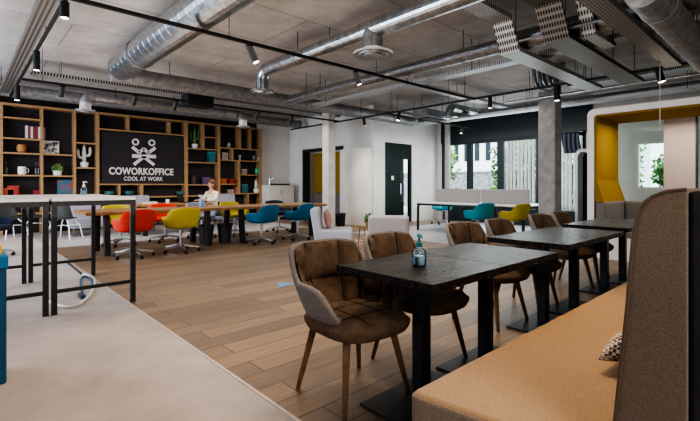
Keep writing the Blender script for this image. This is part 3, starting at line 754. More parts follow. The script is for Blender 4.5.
# pull cord in front of the booth
pcp = onX(660, 125, 7.3)
t = thing('hanging_cord', 'thin pale cord with a small hook hanging before the booth', 'cord', (7.3, pcp.y, 0))
MB().tube([(0, 0, CZ), (0, 0, pcp.z)], .005, 6).build('cord', M['white'], t)
MB().tube([(0, 0, pcp.z), (.0, .025, pcp.z - .03), (0, .0, pcp.z - .06), (0, -.02, pcp.z - .04)], .006, 6).build('hook', M['alu'], t)
# arched white frame beside booth
q = onX(583, 190, 10.4)
t = thing('phone_booth', 'narrow white phone booth with rounded arched frame left of the big booth', 'booth', (10.4, q.y, .004 if q.y > 2.9 and q.y < 7.9 else 0))
ar = []
w_ = .17; hh = 2.02
for (cy_, s_) in ((w_, 1),):
    pass
arch = [(-w_, 0)] + [(-w_ + .15 - .15 * math.cos(R(a)), hh - .15 + .15 * math.sin(R(a))) for a in range(0, 91, 15)] + [(w_ - .15 + .15 * math.sin(R(a)), hh - .15 + .15 * math.cos(R(a))) for a in range(0, 91, 15)] + [(w_, 0)]
inn = [(p[0] * .68, p[1] * .965) for p in arch]
b = MB(); n = len(arch)
A = b.verts([(0, p[0], p[1]) for p in arch]); Bv = b.verts([(.35, p[0], p[1]) for p in arch]); Ci = b.verts([(0, p[0], p[1]) for p in inn]); Di = b.verts([(.35, p[0], p[1]) for p in inn])
for k in range(n - 1):
    j = k + 1
    b.face([A[k], A[j], Bv[j], Bv[k]]); b.face([Ci[k], Ci[j], Di[j], Di[k]]); b.face([A[k], A[j], Ci[j], Ci[k]]); b.face([Bv[k], Bv[j], Di[j], Di[k]])
b.build('frame', M['white'], t)
MB().prism(inn, 'x', .32, .34).build('back_panel', M['dark_frame'], t)
MB().prism([(p[0], p[1]) for p in inn], 'x', .05, .06).build('glass_door', M['glass'], t)
# dark pleated blind
ya, yb = onX(583, 150, 12.15).y, onX(565, 150, 12.15).y
t = thing('pleated_blind', 'dark blue pleated blind bunched above the window right of the pillar', 'blind', (12.15, (ya + yb) / 2, 2.05))
def bl(u, v):
    y = (u - .5) * (yb - ya); z = v * .56
    return Vector((-.05 - .05 * abs(math.sin(PI * 4 * u + v * .8)) ** .6, y + .06 * math.sin(v * 2), z))
MB().grid(bl, 64, 10).build('fabric', plain('blind_navy', (.03, .04, .065), .4), t, smooth=True, solid=.01)
MB().box(-.10, .09, -(yb - ya) / 2, (yb - ya) / 2, .56, .60).build('head_rail', M['black_metal'], t)

# ================================================================== SHELVING
SYF, SYB = 13.0, 13.28
ZT = 3.13
sh = thing('display_shelving', 'wall wide oak shelving with black back around the lettered panel', 'shelving', (0, 0, 0))
MB().box(-1.0, 7.55, SYB - .01, SYB + .015, .02, ZT - .02).build('back_panel', M['shelf_back'], sh)
sh.location = (0, 0, 0.004)
def upright(px, ya=None, yb=None, w=.055):
    x = onY(px, 185, SYF).x
    z0 = 0 if yb is None else onY(px, yb, SYF).z
    z1 = ZT if ya is None else onY(px, ya, SYF).z
    MB().box(x - w / 2, x + w / 2, SYF, SYB - .012, max(0, z0), z1).build('upright', M['oak'], sh)
    return x
SHZ = {}
def shelf(pa, pb, ya, yb, th=.04, key=None):
    xa, xb = onY(pa, 185, SYF).x, onY(pb, 185, SYF).x
    z = (onY(pa, ya, SYF).z + onY(pb, yb, SYF).z) / 2
    MB().box(xa, xb, SYF + .004, SYB - .013, z - th / 2, z + th / 2).build('shelf', M['oak'], sh)
    if key: SHZ[key] = z + th / 2 + .004
    return z
MB().box(-1.0, 7.58, SYF - .01, SYB - .012, ZT - .03, ZT + .03).build('shelf', M['oak'], sh)
upright(1.5); upright(42); upright(75); upright(98, w=.07); upright(186.5, w=.10); upright(219.3, w=.08); upright(260.8, w=.08)
upright(128.5, 117, 131.5); upright(170, 122, 134); upright(203.3, 123, 149, .09); upright(240, 127, 149.5, .09); upright(250.5, 128, 149.8, .07)
upright(232.8, 148.5, 160.5); upright(239.3, 161, 194, .08); upright(119.5, 184.5, 197); upright(141.7, 184.5, 232, .09); upright(248.4, 194, 214)
for k, (a, c_, ya, yb) in {'l1': (1.5, 42, 117.3, 120), 'l2': (1.5, 42, 138, 140), 'l3': (1.5, 42, 153, 154), 'l4': (1.5, 42, 175.3, 176), 'l5': (1.5, 75, 195.5, 195.5),
    'm1': (42, 75, 154.5, 155.4), 'm2': (42, 75, 176, 176.6), 'c1': (75, 98, 142.8, 144), 'c2': (75, 98, 168, 168.3), 'g1': (98, 186, 129.7, 135), 'g2': (98, 186, 184.3, 184.7), 'g3': (75, 142, 197, 197),
    'r1': (186, 219, 148.6, 150), 'r2': (186, 219, 162, 163.6), 'r3': (186, 219, 185, 185), 'r0': (203, 219, 137.2, 138), 's1': (219, 261, 148, 150), 's2': (219, 261, 160.3, 161.5), 's3': (239, 261, 174.8, 175.5),
    's4': (219, 239, 184.4, 184.5), 's5': (219, 261, 193.6, 194), 'r5': (142, 219, 196.5, 196.5), 'b1': (1.5, 98, 214, 212)}.items():
    shelf(a, c_, ya, yb, key=k)

# lettered panel
SGY = SYF + .06
xa, xb = onY(100, 185, SYF).x, onY(184.5, 185, SYF).x
za, zb = onY(140, 183.4, SYF).z, onY(140, 133.5, SYF).z
sg = thing('logo_sign', 'dark panel lettered COWORKOFFICE with a white figure emblem', 'sign', ((xa + xb) / 2, SGY, za))
MB().box(xa - (xa + xb) / 2 + .03, xb - (xa + xb) / 2 - .03, .0, .02, .0, zb - za).build('panel', M['shelf_back'], sg)
def loc(px, py):
    v = onY(px, py, SGY - .012); return (v.x - (xa + xb) / 2, v.z - za)
def text(s_, x0, x1, zb_, h, bold):
    cu_ = bpy.data.curves.new('txt', 'FONT'); cu_.body = s_; cu_.size = 1; cu_.extrude = .02; cu_.offset = bold; cu_.space_character = 1.06
    o = bpy.data.objects.new('txt', cu_); COL.objects.link(o); bpy.context.view_layer.update()
    me = bpy.data.meshes.new_from_object(o.evaluated_get(bpy.context.evaluated_depsgraph_get()))
    bpy.data.objects.remove(o)
    xs = [v.co.x for v in me.vertices]; ys = [v.co.y for v in me.vertices]
    sx = (x1 - x0) / (max(xs) - min(xs)); sz = h / (max(ys) - min(ys))
    for v in me.vertices:
        v.co = Vector((x0 + (v.co.x - min(xs)) * sx, -.006 - v.co.z * .3, zb_ + (v.co.y - min(ys)) * sz))
    me.materials.clear(); me.materials.append(M['letter'])
    o = bpy.data.objects.new('lettering', me); COL.objects.link(o); o.parent = sg; return o
p1, p2 = loc(109, 175), loc(173.5, 175); part(text('COWORKOFFICE', p1[0], p2[0], (p1[1] + p2[1]) / 2, loc(140, 168)[1] - loc(140, 175.2)[1], .035), 'white letters COWORKOFFICE')
p1, p2 = loc(124, 180.8), loc(163, 180.8); part(text('COOL AT WORK', p1[0], p2[0], (p1[1] + p2[1]) / 2, loc(140, 176.7)[1] - loc(140, 180.8)[1], .02), 'white letters COOL AT WORK')
b = MB()
def ringsh(px, py, ro, ri):
    c = loc(px, py); n = 24
    A = [b.verts([(c[0] + r * math.cos(2 * PI * k / n), y, c[1] + r * math.sin(2 * PI * k / n)) for k in range(n)]) for r, y in ((ro, -.012), (ri, -.012), (ri, 0), (ro, 0))]
    for i in range(4):
        for k in range(n): b.face([A[i][k], A[i][(k + 1) % n], A[(i + 1) % 4][(k + 1) % n], A[(i + 1) % 4][k]])
ringsh(135.6, 142, .098, .052); ringsh(151.9, 142.8, .098, .052)
def stroke(pts, w):
    P = [Vector(loc(*p)) for p in pts]
    for a, c_ in zip(P, P[1:]):
        d = (c_ - a).normalized(); n = Vector((-d.y, d.x)) * w / 2; a2 = a - d * w * .12; c2 = c_ + d * w * .12
        b.prism([a2 + n, c2 + n, c2 - n, a2 - n], 'y', -.012, 0)
stroke([(132.6, 147.2), (139.3, 152.6), (143.8, 148.8), (148.4, 152.9), (155.2, 147.9)], .09)
stroke([(132.6, 156), (155.6, 156.6)], .10)
stroke([(143.6, 157), (134.2, 164.4)], .085); stroke([(144, 157), (154, 164.8)], .085)
part(b.build('emblem', M['letter'], sg), 'white stick figure emblem of rings and strokes')

# shelf contents
def on_shelf(px, key): return onY(px, 185, SYF + .12).x, SYF + .14, SHZ[key]
def wpx(n): return n * 13.1 / F * 1.25     # rough metres per px along the wall
def book_row(px0, n, key, cols, group, wheres, h=.30, lean=0):
    for i in range(n):
        x, y, z = on_shelf(px0, key); w = .05
        c = cols[i % len(cols)]; hh = h * random.Random(i * 7 + int(px0)).uniform(.86, 1)
        o = tag(MB().box(-w / 2 + .003, w / 2 - .003, -.09, .09, 0, hh).build('shelf_book', plain('book_%s' % c[0], c[1]), bevel=.004), wheres % (c[0], ['first', 'second', 'third', 'fourth', 'fifth', 'sixth', 'seventh', 'eighth'][i]), 'book', group)
        o.location = (x + i * w, y, z)
cw, cm, cb = ('cream', (.55, .50, .48)), ('maroon', (.20, .03, .05)), ('mauve', (.30, .18, .24))
book_row(26.5, 8, 'l2', [cw, cm, cw, cm, cm, cw, cm, cb], 'upright books on the upper left shelf', '%s upright book, %s in the row on the upper left shelf', .33)
cbk, cd = ('brown', (.10, .05, .035)), ('dark', (.05, .03, .03))
book_row(191.5, 3, 'r3', [cd, cbk, cd], 'dark books left of the person', '%s upright book, %s of three on the shelf left of the person', .30)
book_row(234.5, 3, 's5', [('red', (.35, .04, .03)), ('grey', (.2, .2, .22)), ('blue', (.05, .12, .25))], 'low books at the right of the shelving', '%s upright book, %s of three on the low right shelf', .22)

def item(name, label, cat, px, key, dy=0):
    x, y, z = on_shelf(px, key); return thing(name, label, cat, (x, y + dy, z))
def vase(name, label, cat, px, key, prof, m, n=16):
    o = tag(MB().lathe(prof, n=n).build(name, m, smooth=False), label, cat); o.location = on_shelf(px, key); return o
vase('flower_pot', 'small brown pot on the left shelf below the books', 'pot', 21.5, 'l3', [(.06, 0), (.09, .04), (.1, .12), (.085, .2), (.075, .2), (.07, .12)], M['terracotta'])
def frame_pic(label, px, key, w, h, fm, pm, extra=None):
    t = item('picture_frame', label, 'picture', px, key, .05)
    MB().box(-w / 2, w / 2, 0, .02, 0, h).build('frame', fm, t, bevel=.004)
    MB().box(-w / 2 + .02, w / 2 - .02, -.004, .0, .02, h - .02).build('print', pm, t)
    return t
bw = mat('bw_print', (.62, .62, .6), .7, col2=(.06, .06, .06), ns=9, ramp=(.48, .54))
frame_pic('white picture with black blots on the shelf over the succulent', 51, 'm1', .37, .34, M['white'], bw)
frame_pic('colourful blue and red portrait print low on the left shelving', 66, 'l5', .37, .38, plain('frame_blue', (.03, .10, .18)), mat('portrait_print', (.06, .16, .26), .6, col2=(.45, .06, .06), ns=5, ramp=(.5, .58)))
frame_pic('small white framed picture on the right shelving', 226.2, 's1' if False else 's2', .20, .24, M['white'], plain('print_grey', (.36, .33, .30)))
for px, l in ((6, 'dark bottle on the left shelf beside the white mug'), (36.5, 'dark bottle on the left shelf, left of a twin'), (39.2, 'dark bottle on the left shelf, right of its twin')):
    t = item('glass_bottle', l, 'bottle', px, 'l4')
    MB().lathe([(.04, 0), (.045, .02), (.045, .17), (.018, .22), (.016, .29)], n=14).build('bottle_body', plain('bottle_dark', (.03, .025, .025), .2), t)
    MB().lathe([(.019, .285), (.019, .315)], n=12).build('cap', plain('cap_red', (.2, .03, .03)), t)
t = item('white_mug', 'white mug on the left shelf between dark bottles', 'mug', 22, 'l4')
MB().lathe([(.075, 0), (.085, .02), (.085, .2), (.075, .2), (.07, .03)], n=18).build('cup', M['white'], t)
MB().tube([(.08, 0, .16), (.13, 0, .14), (.13, 0, .07), (.08, 0, .05)], .012, 8).build('handle', M['white'], t)
t = item('succulent_plant', 'green succulent in a white pot on the left shelving', 'plant', 57.5, 'm2')
MB().lathe([(.085, 0), (.105, .12), (.09, .12), (.08, .08)], n=18).build('pot', M['white'], t)
leafball(MB(), (0, 0, .18), .13, 130, .045, random.Random(5), .7).build('leaves', plain('succulent_green', (.20, .33, .13)), t, recalc=False)
for px, l, c, k, h in ((8, 'orange red toy block low on the far left shelf', (.55, .12, .03), 'l5', .16), (13, 'red tin beside the orange block low on the far left shelf', (.50, .05, .04), 'l5', .22), (38, 'small red tin low on the left shelf', (.35, .03, .05), 'l5', .1),
    (220.8 + 2.4, 'orange box right of the person on the shelving', (.62, .14, .03), 's4', .16), (231.8, 'red box right of the orange box on the shelving', (.45, .03, .03), 's4', .16),
    (211.5, 'teal box on the shelf below the green cactus', (.02, .24, .28), 'r2', .34), (244, 'tall teal box low on the right shelving', (.04, .22, .26), 's5', .30),
    (243.5, 'white and red box beside the green jar on the right shelving', (.5, .42, .4), 's3', .18), (230.3, 'pale box low right of the person on the shelving', (.5, .45, .42), 's5', .12),
    (205.5, 'purple box behind the person on the shelf', (.16, .10, .26), 'r3', .22)):
    t = item('storage_box', l, 'box', px, k)
    w = .10 if h < .2 else .11
    MB().box(-w, w, -.09, .09, 0, h * .8).build('box_body', plain('b%.3f%.3f' % (c[0], c[1]), tuple(x * .55 for x in c)), t, bevel=.006)
    MB().box(-w - .004, w + .004, -.094, .094, h * .8, h).build('lid', plain('bl%.3f%.3f' % (c[0], c[1]), tuple(min(1, x * .8 + .015) for x in c)), t, bevel=.006)
for px, l, k in ((109.5, 'teal bowl below the lettered panel, left one', 'g3'), (129, 'teal bowl below the lettered panel, right one', 'g3'), (181, 'teal bowl below the right end of the lettered panel', 'r5')):
    vase('serving_bowl', l, 'bowl', px, k, [(.05, 0), (.12, .06), (.14, .13), (.13, .13), (.1, .06), (.03, .03)], plain('bowl_teal', (.05, .17, .17)))
vase('drinking_glass', 'clear looking pale tumbler on the right shelving', 'glass', 240, 's2', [(.04, 0), (.055, .18), (.05, .18), (.036, .02)], plain('tumbler', (.35, .38, .4), .1))
vase('glazed_jar', 'dark grey jar on the upper right shelf, left of a smaller one', 'jar', 254.5, 's2', [(.05, 0), (.08, .05), (.08, .15), (.045, .2), (.05, .22)], plain('jar_dark', (.09, .09, .10), .3))
vase('glazed_jar', 'pale speckled jar on the upper right shelf at the end', 'jar', 258, 's2', [(.04, 0), (.07, .05), (.06, .14), (.04, .17)], plain('jar_pale', (.35, .33, .33), .3))
vase('green_jar', 'bright green jar at the end of the right shelving', 'jar', 257.6, 's3', [(.06, 0), (.09, .05), (.09, .18), (.06, .23), (.07, .25)], plain('jar_green', (.04, .33, .20), .3))
vase('small_vase', 'small pale vase on the upper right shelf', 'vase', 229, 's1', [(.035, 0), (.07, .05), (.06, .1), (.03, .15), (.04, .18)], plain('vase_pale', (.40, .40, .33), .4))

def cactus(label, px, key, arms, mt, potm, s=1):
    t = item('potted_cactus', label, 'cactus', px, key)
    MB().lathe([(.085 * s, 0), (.105 * s, .10 * s), (.10 * s, .14 * s), (.085 * s, .14 * s), (.08 * s, .1 * s)], n=18).build('pot', potm, t)
    for i, (pts, r) in enumerate(arms):
        P = [Vector((p[0] * s, 0, p[1] * s)) for p in pts]
        fine = []
        for a, c_ in zip(P, P[1:]):
            for k in range(4): fine.append(a.lerp(c_, k / 4))
        fine.append(P[-1]); rr = [r * s] * len(fine); rr[-1] = r * s * .3; rr[-2] = r * s * .85
        MB().tube(fine, rr, 12).build('stem' if i == 0 else 'branch', mt, t, smooth=True)
    return t
cactus('white ceramic cactus on the shelf left of the lettered panel', 84.3, 'c2', [([(0, .12), (0, .62)], .05), ([(0, .24), (-.12, .26), (-.14, .36), (-.14, .48)], .035), ([(0, .3), (.12, .32), (.14, .40), (.14, .56)], .035)], M['cactus_white'], M['white'], 1.0)
cactus('tall green cactus in a white pot on the top right shelving', 194.8, 'r1', [([(0, .12), (0, .72)], .045), ([(0, .2), (-.11, .26), (-.13, .36), (-.13, .58)], .032), ([(0, .26), (.11, .30), (.13, .40), (.13, .62)], .032)], M['cactus'], M['white'], 1.0)
cactus('white cactus shaped figure low on the right shelving', 256.3, 's5', [([(0, .1), (0, .50)], .06), ([(0, .22), (.08, .26), (.09, .36)], .035)], M['cactus_white'], M['white'], .95)

# kitchen counter right of shelving
x0, x1 = onY(266.3, 185, 12.7).x, onY(293, 185, 12.7).x
t = thing('kitchen_counter', 'white counter cabinet standing right of the shelving', 'cabinet', ((x0 + x1) / 2, 12.9, 0)); hx = (x1 - x0) / 2 - .02
MB().box(-hx, hx, -.28, .38, .08, 1.16).build('body', M['white'], t)
for k in range(2):
    d_ = MB().box(-hx + .01 + k * hx, -.01 + k * hx, -.30, -.281, .10, 1.14).build('door', M['white'], t, bevel=.004)
    MB().cbox((-.05 if k == 0 else .05, -.31, .95), (.015, .02, .14)).build('handle', M['alu'], d_)
MB().box(-hx - .015, hx + .015, -.31, .40, 1.16, 1.195).build('worktop', M['white_top'], t, bevel=.003)
MB().box(-hx + .04, hx - .04, -.24, .36, 0, .08).build('plinth', M['black'], t)
t = thing('kitchen_tap', 'chrome tap on the white counter beside the shelving', 'tap', ((x0 + x1) / 2 - hx + .22, 12.88, 1.195))
MB().lathe([(.03, 0), (.03, .02), (.015, .03)], n=14).tube([(0, 0, .02), (0, 0, .24), (.02, -.05, .28), (.03, -.14, .26), (.03, -.15, .2)], .014, 10).build('spout', M['chrome'], t, smooth=False)
MB().tube([(.03, 0, .05), (.09, 0, .08)], .008, 8).build('lever', M['chrome'], t)
t = thing('serving_tray', 'dark tray lying on the white counter', 'tray', ((x0 + x1) / 2 + .12, 12.88, 1.195))
MB().prism(rrect(-.3, .3, -.18, .18, .05), 'z', 0, .02).build('base', M['black'], t); MB().tube([(p[0], p[1], .035) for p in rrect(-.3, .3, -.18, .18, .05)], .02, 6, loop=True).build('rim', M['black'], t)

# items on the rear table
t = thing('open_laptop', 'dark open laptop on the rear table beside the person', 'laptop', (4.25, 10.85, .75), R(95))
MB().box(-.16, .16, -.11, .11, 0, .018).build('keyboard_base', M['black'], t, bevel=.004)
b = MB(); b.cbox((0, .135, .125), (.32, .012, .22), 0, R(-14)); b.build('screen', M['black'], t, bevel=.004)
vase_o = tag(MB().lathe([(.03, 0), (.042, .01), (.045, .1), (.04, .1), (.036, .02)], n=16).build('paper_cup', M['white']), 'white cup on the rear table left of the person', 'cup'); vase_o.location = (3.75, 10.7, .75)
tag(MB().box(3.2, 3.5, 10.65, 10.87, .75, .80).build('paper_stack', plain('paper', (.5, .45, .4))), 'low stack of papers on the rear table', 'papers')

# ================================================================== PERSON
def skinned(name, nodes, edges, m, parent, root=0, sub=2):
    me = bpy.data.meshes.new(name); me.from_pydata([n[0] for n in nodes], edges, []); me.update()
    o = bpy.data.objects.new(name, me); COL.objects.link(o)
    sk = o.modifiers.new('skin', 'SKIN'); sk.use_smooth_shade = True
    lay = me.skin_vertices[0].data if me.skin_vertices else None
    if lay is None:
        bpy.context.view_layer.objects.active = o
        return o
    for i, n in enumerate(nodes):
        r = n[1] if isinstance(n[1], tuple) else (n[1], n[1]); lay[i].radius = r; lay[i].use_root = (i == root)
    s_ = o.modifiers.new('sub', 'SUBSURF'); s_.levels = sub; s_.render_levels = sub
    me.materials.append(m); o.parent = parent
    return o
PX, PY = 5.02, 10.95
pr = thing('person', 'person in a cream jumper with brown hair seated at the rear table', 'person', (PX, PY, 0.004), R(-75))   # faces local -Y
N = []; E = []
def nd(p, r, par=None):
    N.append((p, r)); i = len(N) - 1
    if par is not None: E.append((par, i))
    return i
pel = nd((0, .02, .52), (.15, .11)); wa = nd((0, 0, .68), (.13, .10), pel); chs = nd((0, -.02, .88), (.155, .11), wa); shd = nd((0, -.02, 1.0), (.13, .085), chs); nk = nd((0, -.035, 1.08), .05, shd)
hd0 = nd((0, -.05, 1.14), (.06, .07), nk); hd1 = nd((0, -.055, 1.22), (.075, .092), hd0); hd2 = nd((0, -.045, 1.295), (.06, .075), hd1)
hands = []
for s_ in (-1, 1):
    sh_ = nd((s_ * .17, -.02, .98), .052, shd); el_ = nd((s_ * .23, -.12, .80), .042, sh_); wr = nd((s_ * .12, -.34, .80), .028, el_); pm = nd((s_ * .09, -.41, .80), (.036, .018), wr)
    hands.append((s_, pm))
    for k, (dx_, ln) in enumerate(((-.027, .062), (-.009, .075), (.009, .07), (.026, .055))):
        a = nd((s_ * .09 + dx_, -.45, .80), .009, pm); c_ = nd((s_ * .09 + dx_ * 1.2, -.45 - ln * .6, .797), .008, a); nd((s_ * .09 + dx_ * 1.2, -.45 - ln, .785), .007, c_)
    a = nd((s_ * .05, -.41, .797), .011, pm); nd((s_ * .035, -.445, .79), .009, a)
    hp_ = nd((s_ * .1, 0, .50), .085, pel); kn = nd((s_ * .12, -.42, .50), .06, hp_); an = nd((s_ * .12, -.40, .09), .038, kn); nd((s_ * .12, -.54, .035), (.04, .03), an)
skinned('body', N, E, M['skin'], pr)
n2 = [((0, .02, .54), (.165, .125)), ((0, 0, .68), (.15, .12)), ((0, -.02, .88), (.17, .125)), ((0, -.02, 1.0), (.145, .10)), ((0, -.03, 1.05), (.065, .06))]; e2 = [(0, 1), (1, 2), (2, 3), (3, 4)]
for s_ in (-1, 1):
    k = len(n2); n2 += [((s_ * .175, -.02, .98), .066), ((s_ * .235, -.12, .80), .058), ((s_ * .13, -.32, .80), .042)]; e2 += [(3, k), (k, k + 1), (k + 1, k + 2)]
skinned('jumper', n2, e2, M['cream_knit'], pr)
n3 = [((0, .02, .51), (.16, .115))]; e3 = []
for s_ in (-1, 1):
    k = len(n3); n3 += [((s_ * .1, 0, .50), .097), ((s_ * .12, -.42, .50), .072), ((s_ * .12, -.40, .13), .055)]; e3 += [(0, k), (k, k + 1), (k + 1, k + 2)]
skinned('trousers', n3, e3, M['denim'], pr)
b = MB(); b.ell((0, -.02, 1.27), (.092, .105, .10), 18, 12); b.ell((0, .045, 1.17), (.085, .06, .16), 16, 10); b.ell((-.07, .0, 1.16), (.028, .06, .13), 12, 8); b.ell((.07, .0, 1.16), (.028, .06, .13), 12, 8)
b.build('hair', M['hair'], pr, smooth=True)
for s_ in (-1, 1):
    MB().ell((s_ * .03, -.138, 1.225), (.012, .008, .008), 8, 6).build('eye', M['black'], pr)
    MB().ell((s_ * .08, -.045, 1.205), (.012, .022, .032), 8, 6).build('ear', M['skin'], pr)
MB().ell((0, -.152, 1.195), (.013, .02, .025), 8, 6).build('nose', M['skin'], pr)
MB().ell((0, -.135, 1.155), (.025, .01, .008), 8, 6).build('mouth', plain('lips', (.45, .12, .10)), pr)
for s_ in (-1, 1): MB().ell((s_ * .12, -.50, .045), (.05, .13, .044), 12, 8).build('shoe', M['black'], pr)
easy = thing('desk_stool', 'plain dark chair carrying the person in the cream jumper', 'chair', (PX, PY, .004), R(-75))
MB().prism(rrect(-.22, .22, -.2, .24, .06), 'z', .37, .405).build('seat', M['black'], easy, bevel=.006)
b = MB(); b.cbox((0, .27, .62), (.36, .025, .22)); b.build('backrest', M['black'], easy, bevel=.006)
for sx in (-1, 1):
    MB().tube([(sx * .15, .22, .37), (sx * .15, .275, .6)], .012, 8).build('back_post', M['alu'], easy)
    for sy in (-1, 1): MB().tube([(sx * .18, sy * .17, .37), (sx * .2, sy * .2, 0)], .013, 8).build('leg', M['alu'], easy)

# ================================================================== CEILING SERVICES
def duct(name, label, p, q, r, m, hang=None, seam=.16, elbow=None, cat='duct', ends=True, group='round ventilation ducts'):
    """spiral duct p->q with small raised seams"""
    p, q = Vector(p), Vector(q); L_ = (q - p).length
    t = thing(name, label, cat, p, 0, group)
    pts, rad = [], []
    n = int(L_ / seam)
    d = (q - p) / L_
    for k in range(n + 1):
        s_ = k * seam
        for o_, rr in ((0, r), (seam * .42, r), (seam * .46, r * 1.009), (seam * .52, r * 1.009), (seam * .56, r)):
            if s_ + o_ <= L_: pts.append(d * (s_ + o_)); rad.append(rr)
    if elbow:
        pass
    MB().tube(pts, rad, 24).build('spiral_pipe', m, t, smooth=False)
    for f_ in (.12, .5, .88):
        c = d * L_ * f_
        MB().tube([c - d * .02, c + d * .02], r * 1.05, 24).build('clamp_ring', M['galv_dull'], t)
    hz = CZ - p.z
    for f_ in (.12, .5, .88):
        c = d * L_ * f_
        MB().tube([c + Vector((0, 0, r)), c + Vector((0, 0, hz))], .006, 6).build('hanger_rod', M['black_metal'], t)
    return t
def elbow_down(t, off, direction, r, drop, m, disc):
    # quarter bend from horizontal 'direction' to downwards, then a diffuser disc
    o_ = Vector(off); d = Vector(direction); R_ = r * 1.6
    pts = [o_ + d * R_ * math.sin(R(a)) + Vector((0, 0, -R_ * (1 - math.cos(R(a))))) for a in range(0, 91, 15)]
    end = pts[-1] + Vector((0, 0, -drop)); pts.append(end)
    MB().tube(pts, r, 20).build('elbow', m, t, smooth=False)
    MB().lathe([(r * 1.02, .03), (disc * .6, .02), (disc, .01), (disc, -.005), (disc * .8, -.012), (disc * .75, -.03), (disc * .5, -.015), (disc * .45, -.035), (disc * .15, -.02)], end, 28).build('diffuser', m, t)
# left large duct (runs in depth)
d1 = duct('ventilation_duct', 'wide silver spiral duct at the upper left, running towards the lettered wall', (2.1, 8.25, 3.265), (2.1, -1.0, 3.265), .22, M['galv'], seam=.22)
# cross duct
d2 = duct('ventilation_duct', 'long dull grey spiral duct crossing behind the wide silver duct', (2.0, 8.5, 3.2), (10.5, 8.5, 3.2), .15, M['galv_dull'], seam=.12)
# duct C with diffusers
d3 = duct('ventilation_duct', 'silver duct at the top centre with two downward round diffusers', (3.9, 6.35, 3.2), (3.9, -1, 3.2), .105, M['galv'], seam=.16)
elbow_down(d3, (0, 0, 0), (0, 1, 0), .105, .20, M['galv'], .21)
b = MB().lathe([(.125, 0.02), (.125, -.26)], (0, 3.82 - 6.35, 0), 24); b.build('branch_pipe', M['galv_dull'], d3)
MB().lathe([(.128, .05), (.17, .03), (.25, .0), (.25, -.025), (.2, -.015), (.19, -.04), (.13, -.02), (.12, -.045), (.04, -.03)], (0, 3.82 - 6.35, -.31), 32).build('diffuser', M['galv_dull'], d3)
b = MB().tube([(0, 4.0 - 6.35, 0), (0, -7.35, 0)], .125, 24); b.build('wider_section', M['galv'], d3)
# duct D
d4 = duct('ventilation_duct', 'silver spiral duct at the upper right, passing under the perforated trays', (5.74, 8.34, 3.2), (5.74, -1, 3.2), .105, M['galv'], seam=.14)
MB().tube([(0, 2.9 - 8.34, 0), (0, 2.84 - 8.34, 0), (0, -9.3, 0)], [.105, .14, .14], 24).build('wider_section', M['galv'], d4)
# fat grey pipe upper right
duct('ventilation_duct', 'fat dark grey duct in the upper right corner', (4.3, .99, 2.87), (8.7, .99, 2.87), .15, M['galv_dull'], seam=.3)
# elbow duct near the shelving
d5 = duct('ventilation_duct', 'silver duct above the shelving, bending down at both ends', (2.15, 10.5, 3.1), (5.5, 10.5, 3.1), .11, M['galv'], seam=.14)
elbow_down(d5, (0, 0, 0), (-1, 0, 0), .11, .14, M['galv_dull'], .19); elbow_down(d5, (3.35, 0, 0), (1, 0, 0), .11, .14, M['galv_dull'], .19)
duct('ventilation_duct', 'dull grey duct along the back just above the shelving', (-2.0, 12.2, 3.32), (8.8, 12.2, 3.32), .14, M['galv_dull'], seam=.12)
duct('ventilation_duct', 'slim grey duct near the tall windows, parallel to the facade', (10.9, 8.6, 3.2), (10.9, 0, 3.2), .1, M['galv_dull'], seam=.14)
dw = duct('ventilation_duct', 'short silver duct with a round diffuser before the windows', (9.6, 6.45, 3.25), (10.75, 6.45, 3.25), .1, M['galv'], seam=.14)
elbow_down(dw, (0, 0, 0), (-1, 0, 0), .1, .12, M['galv'], .2)

# cable trays : path of points, width, side height
def tray(label, pts, w, m, group='perforated steel cable trays', name='cable_tray', cables=0):
    P = [Vector(p) for p in pts]; t = thing(name, label, 'cable tray', P[0], 0, group); o_ = P[0]
    def strip(mb, off0, off1, z0, z1):
        L0 = []
        for i, p in enumerate(P):
            d = (P[min(i + 1, len(P) - 1)] - P[max(i - 1, 0)]); dd = Vector((d.x, d.y, 0)).normalized(); n = Vector((-dd.y, dd.x, 0))
            L0.append([p - o_ + n * off0 + Vector((0, 0, z0)), p - o_ + n * off1 + Vector((0, 0, z0)), p - o_ + n * off1 + Vector((0, 0, z1)), p - o_ + n * off0 + Vector((0, 0, z1))])
        mb.ring_loft(L0)
    b = MB(); strip(b, -w / 2, w / 2, 0, .006); b.build('tray_bed', m, t)
    b = MB(); strip(b, -w / 2 - .004, -w / 2, 0, .06); b.build('side_rail', m, t)
    b = MB(); strip(b, w / 2, w / 2 + .004, 0, .06); b.build('side_rail', m, t)
    for k in range(cables):
        b = MB(); off = (-.3 + .6 * k / max(1, cables - 1)) * w
        strip(b, off - .012, off + .012, .007, .03); b.build('cable', M['black'], t)
    for f_ in (0.06, .5, .94):
        i = min(int(f_ * (len(P) - 1)), len(P) - 2); q = P[i].lerp(P[i + 1], f_ * (len(P) - 1) - i) - o_
        for s_ in (-1, 1):
            d = (P[i + 1] - P[i]); n = Vector((-d.y, d.x, 0)).normalized() * s_ * (w / 2 + .005)
            MB().tube([q + n, q + n + Vector((0, 0, CZ - o_.z - q.z))], .005, 6).build('hanger_rod', M['black_metal'], t)
    return t
tray('wide galvanised cable tray running away at the upper left', [(.71, -1, 3.2), (.71, 11.9, 3.2)], .17, M['tray_dark'], cables=3)
tray('bright perforated tray beside the silver duct at upper centre right', [(6.3, -.5, 3.08), (6.3, 8.1, 3.08)], .22, M['tray'], cables=2)
tray('perforated tray stepping down under the duct, first from the top centre', [(2.5, 2.78, 3.35), (5.25, 2.78, 3.35), (5.48, 2.78, 2.98), (8.75, 2.78, 2.98)], .26, M['tray'], cables=2)
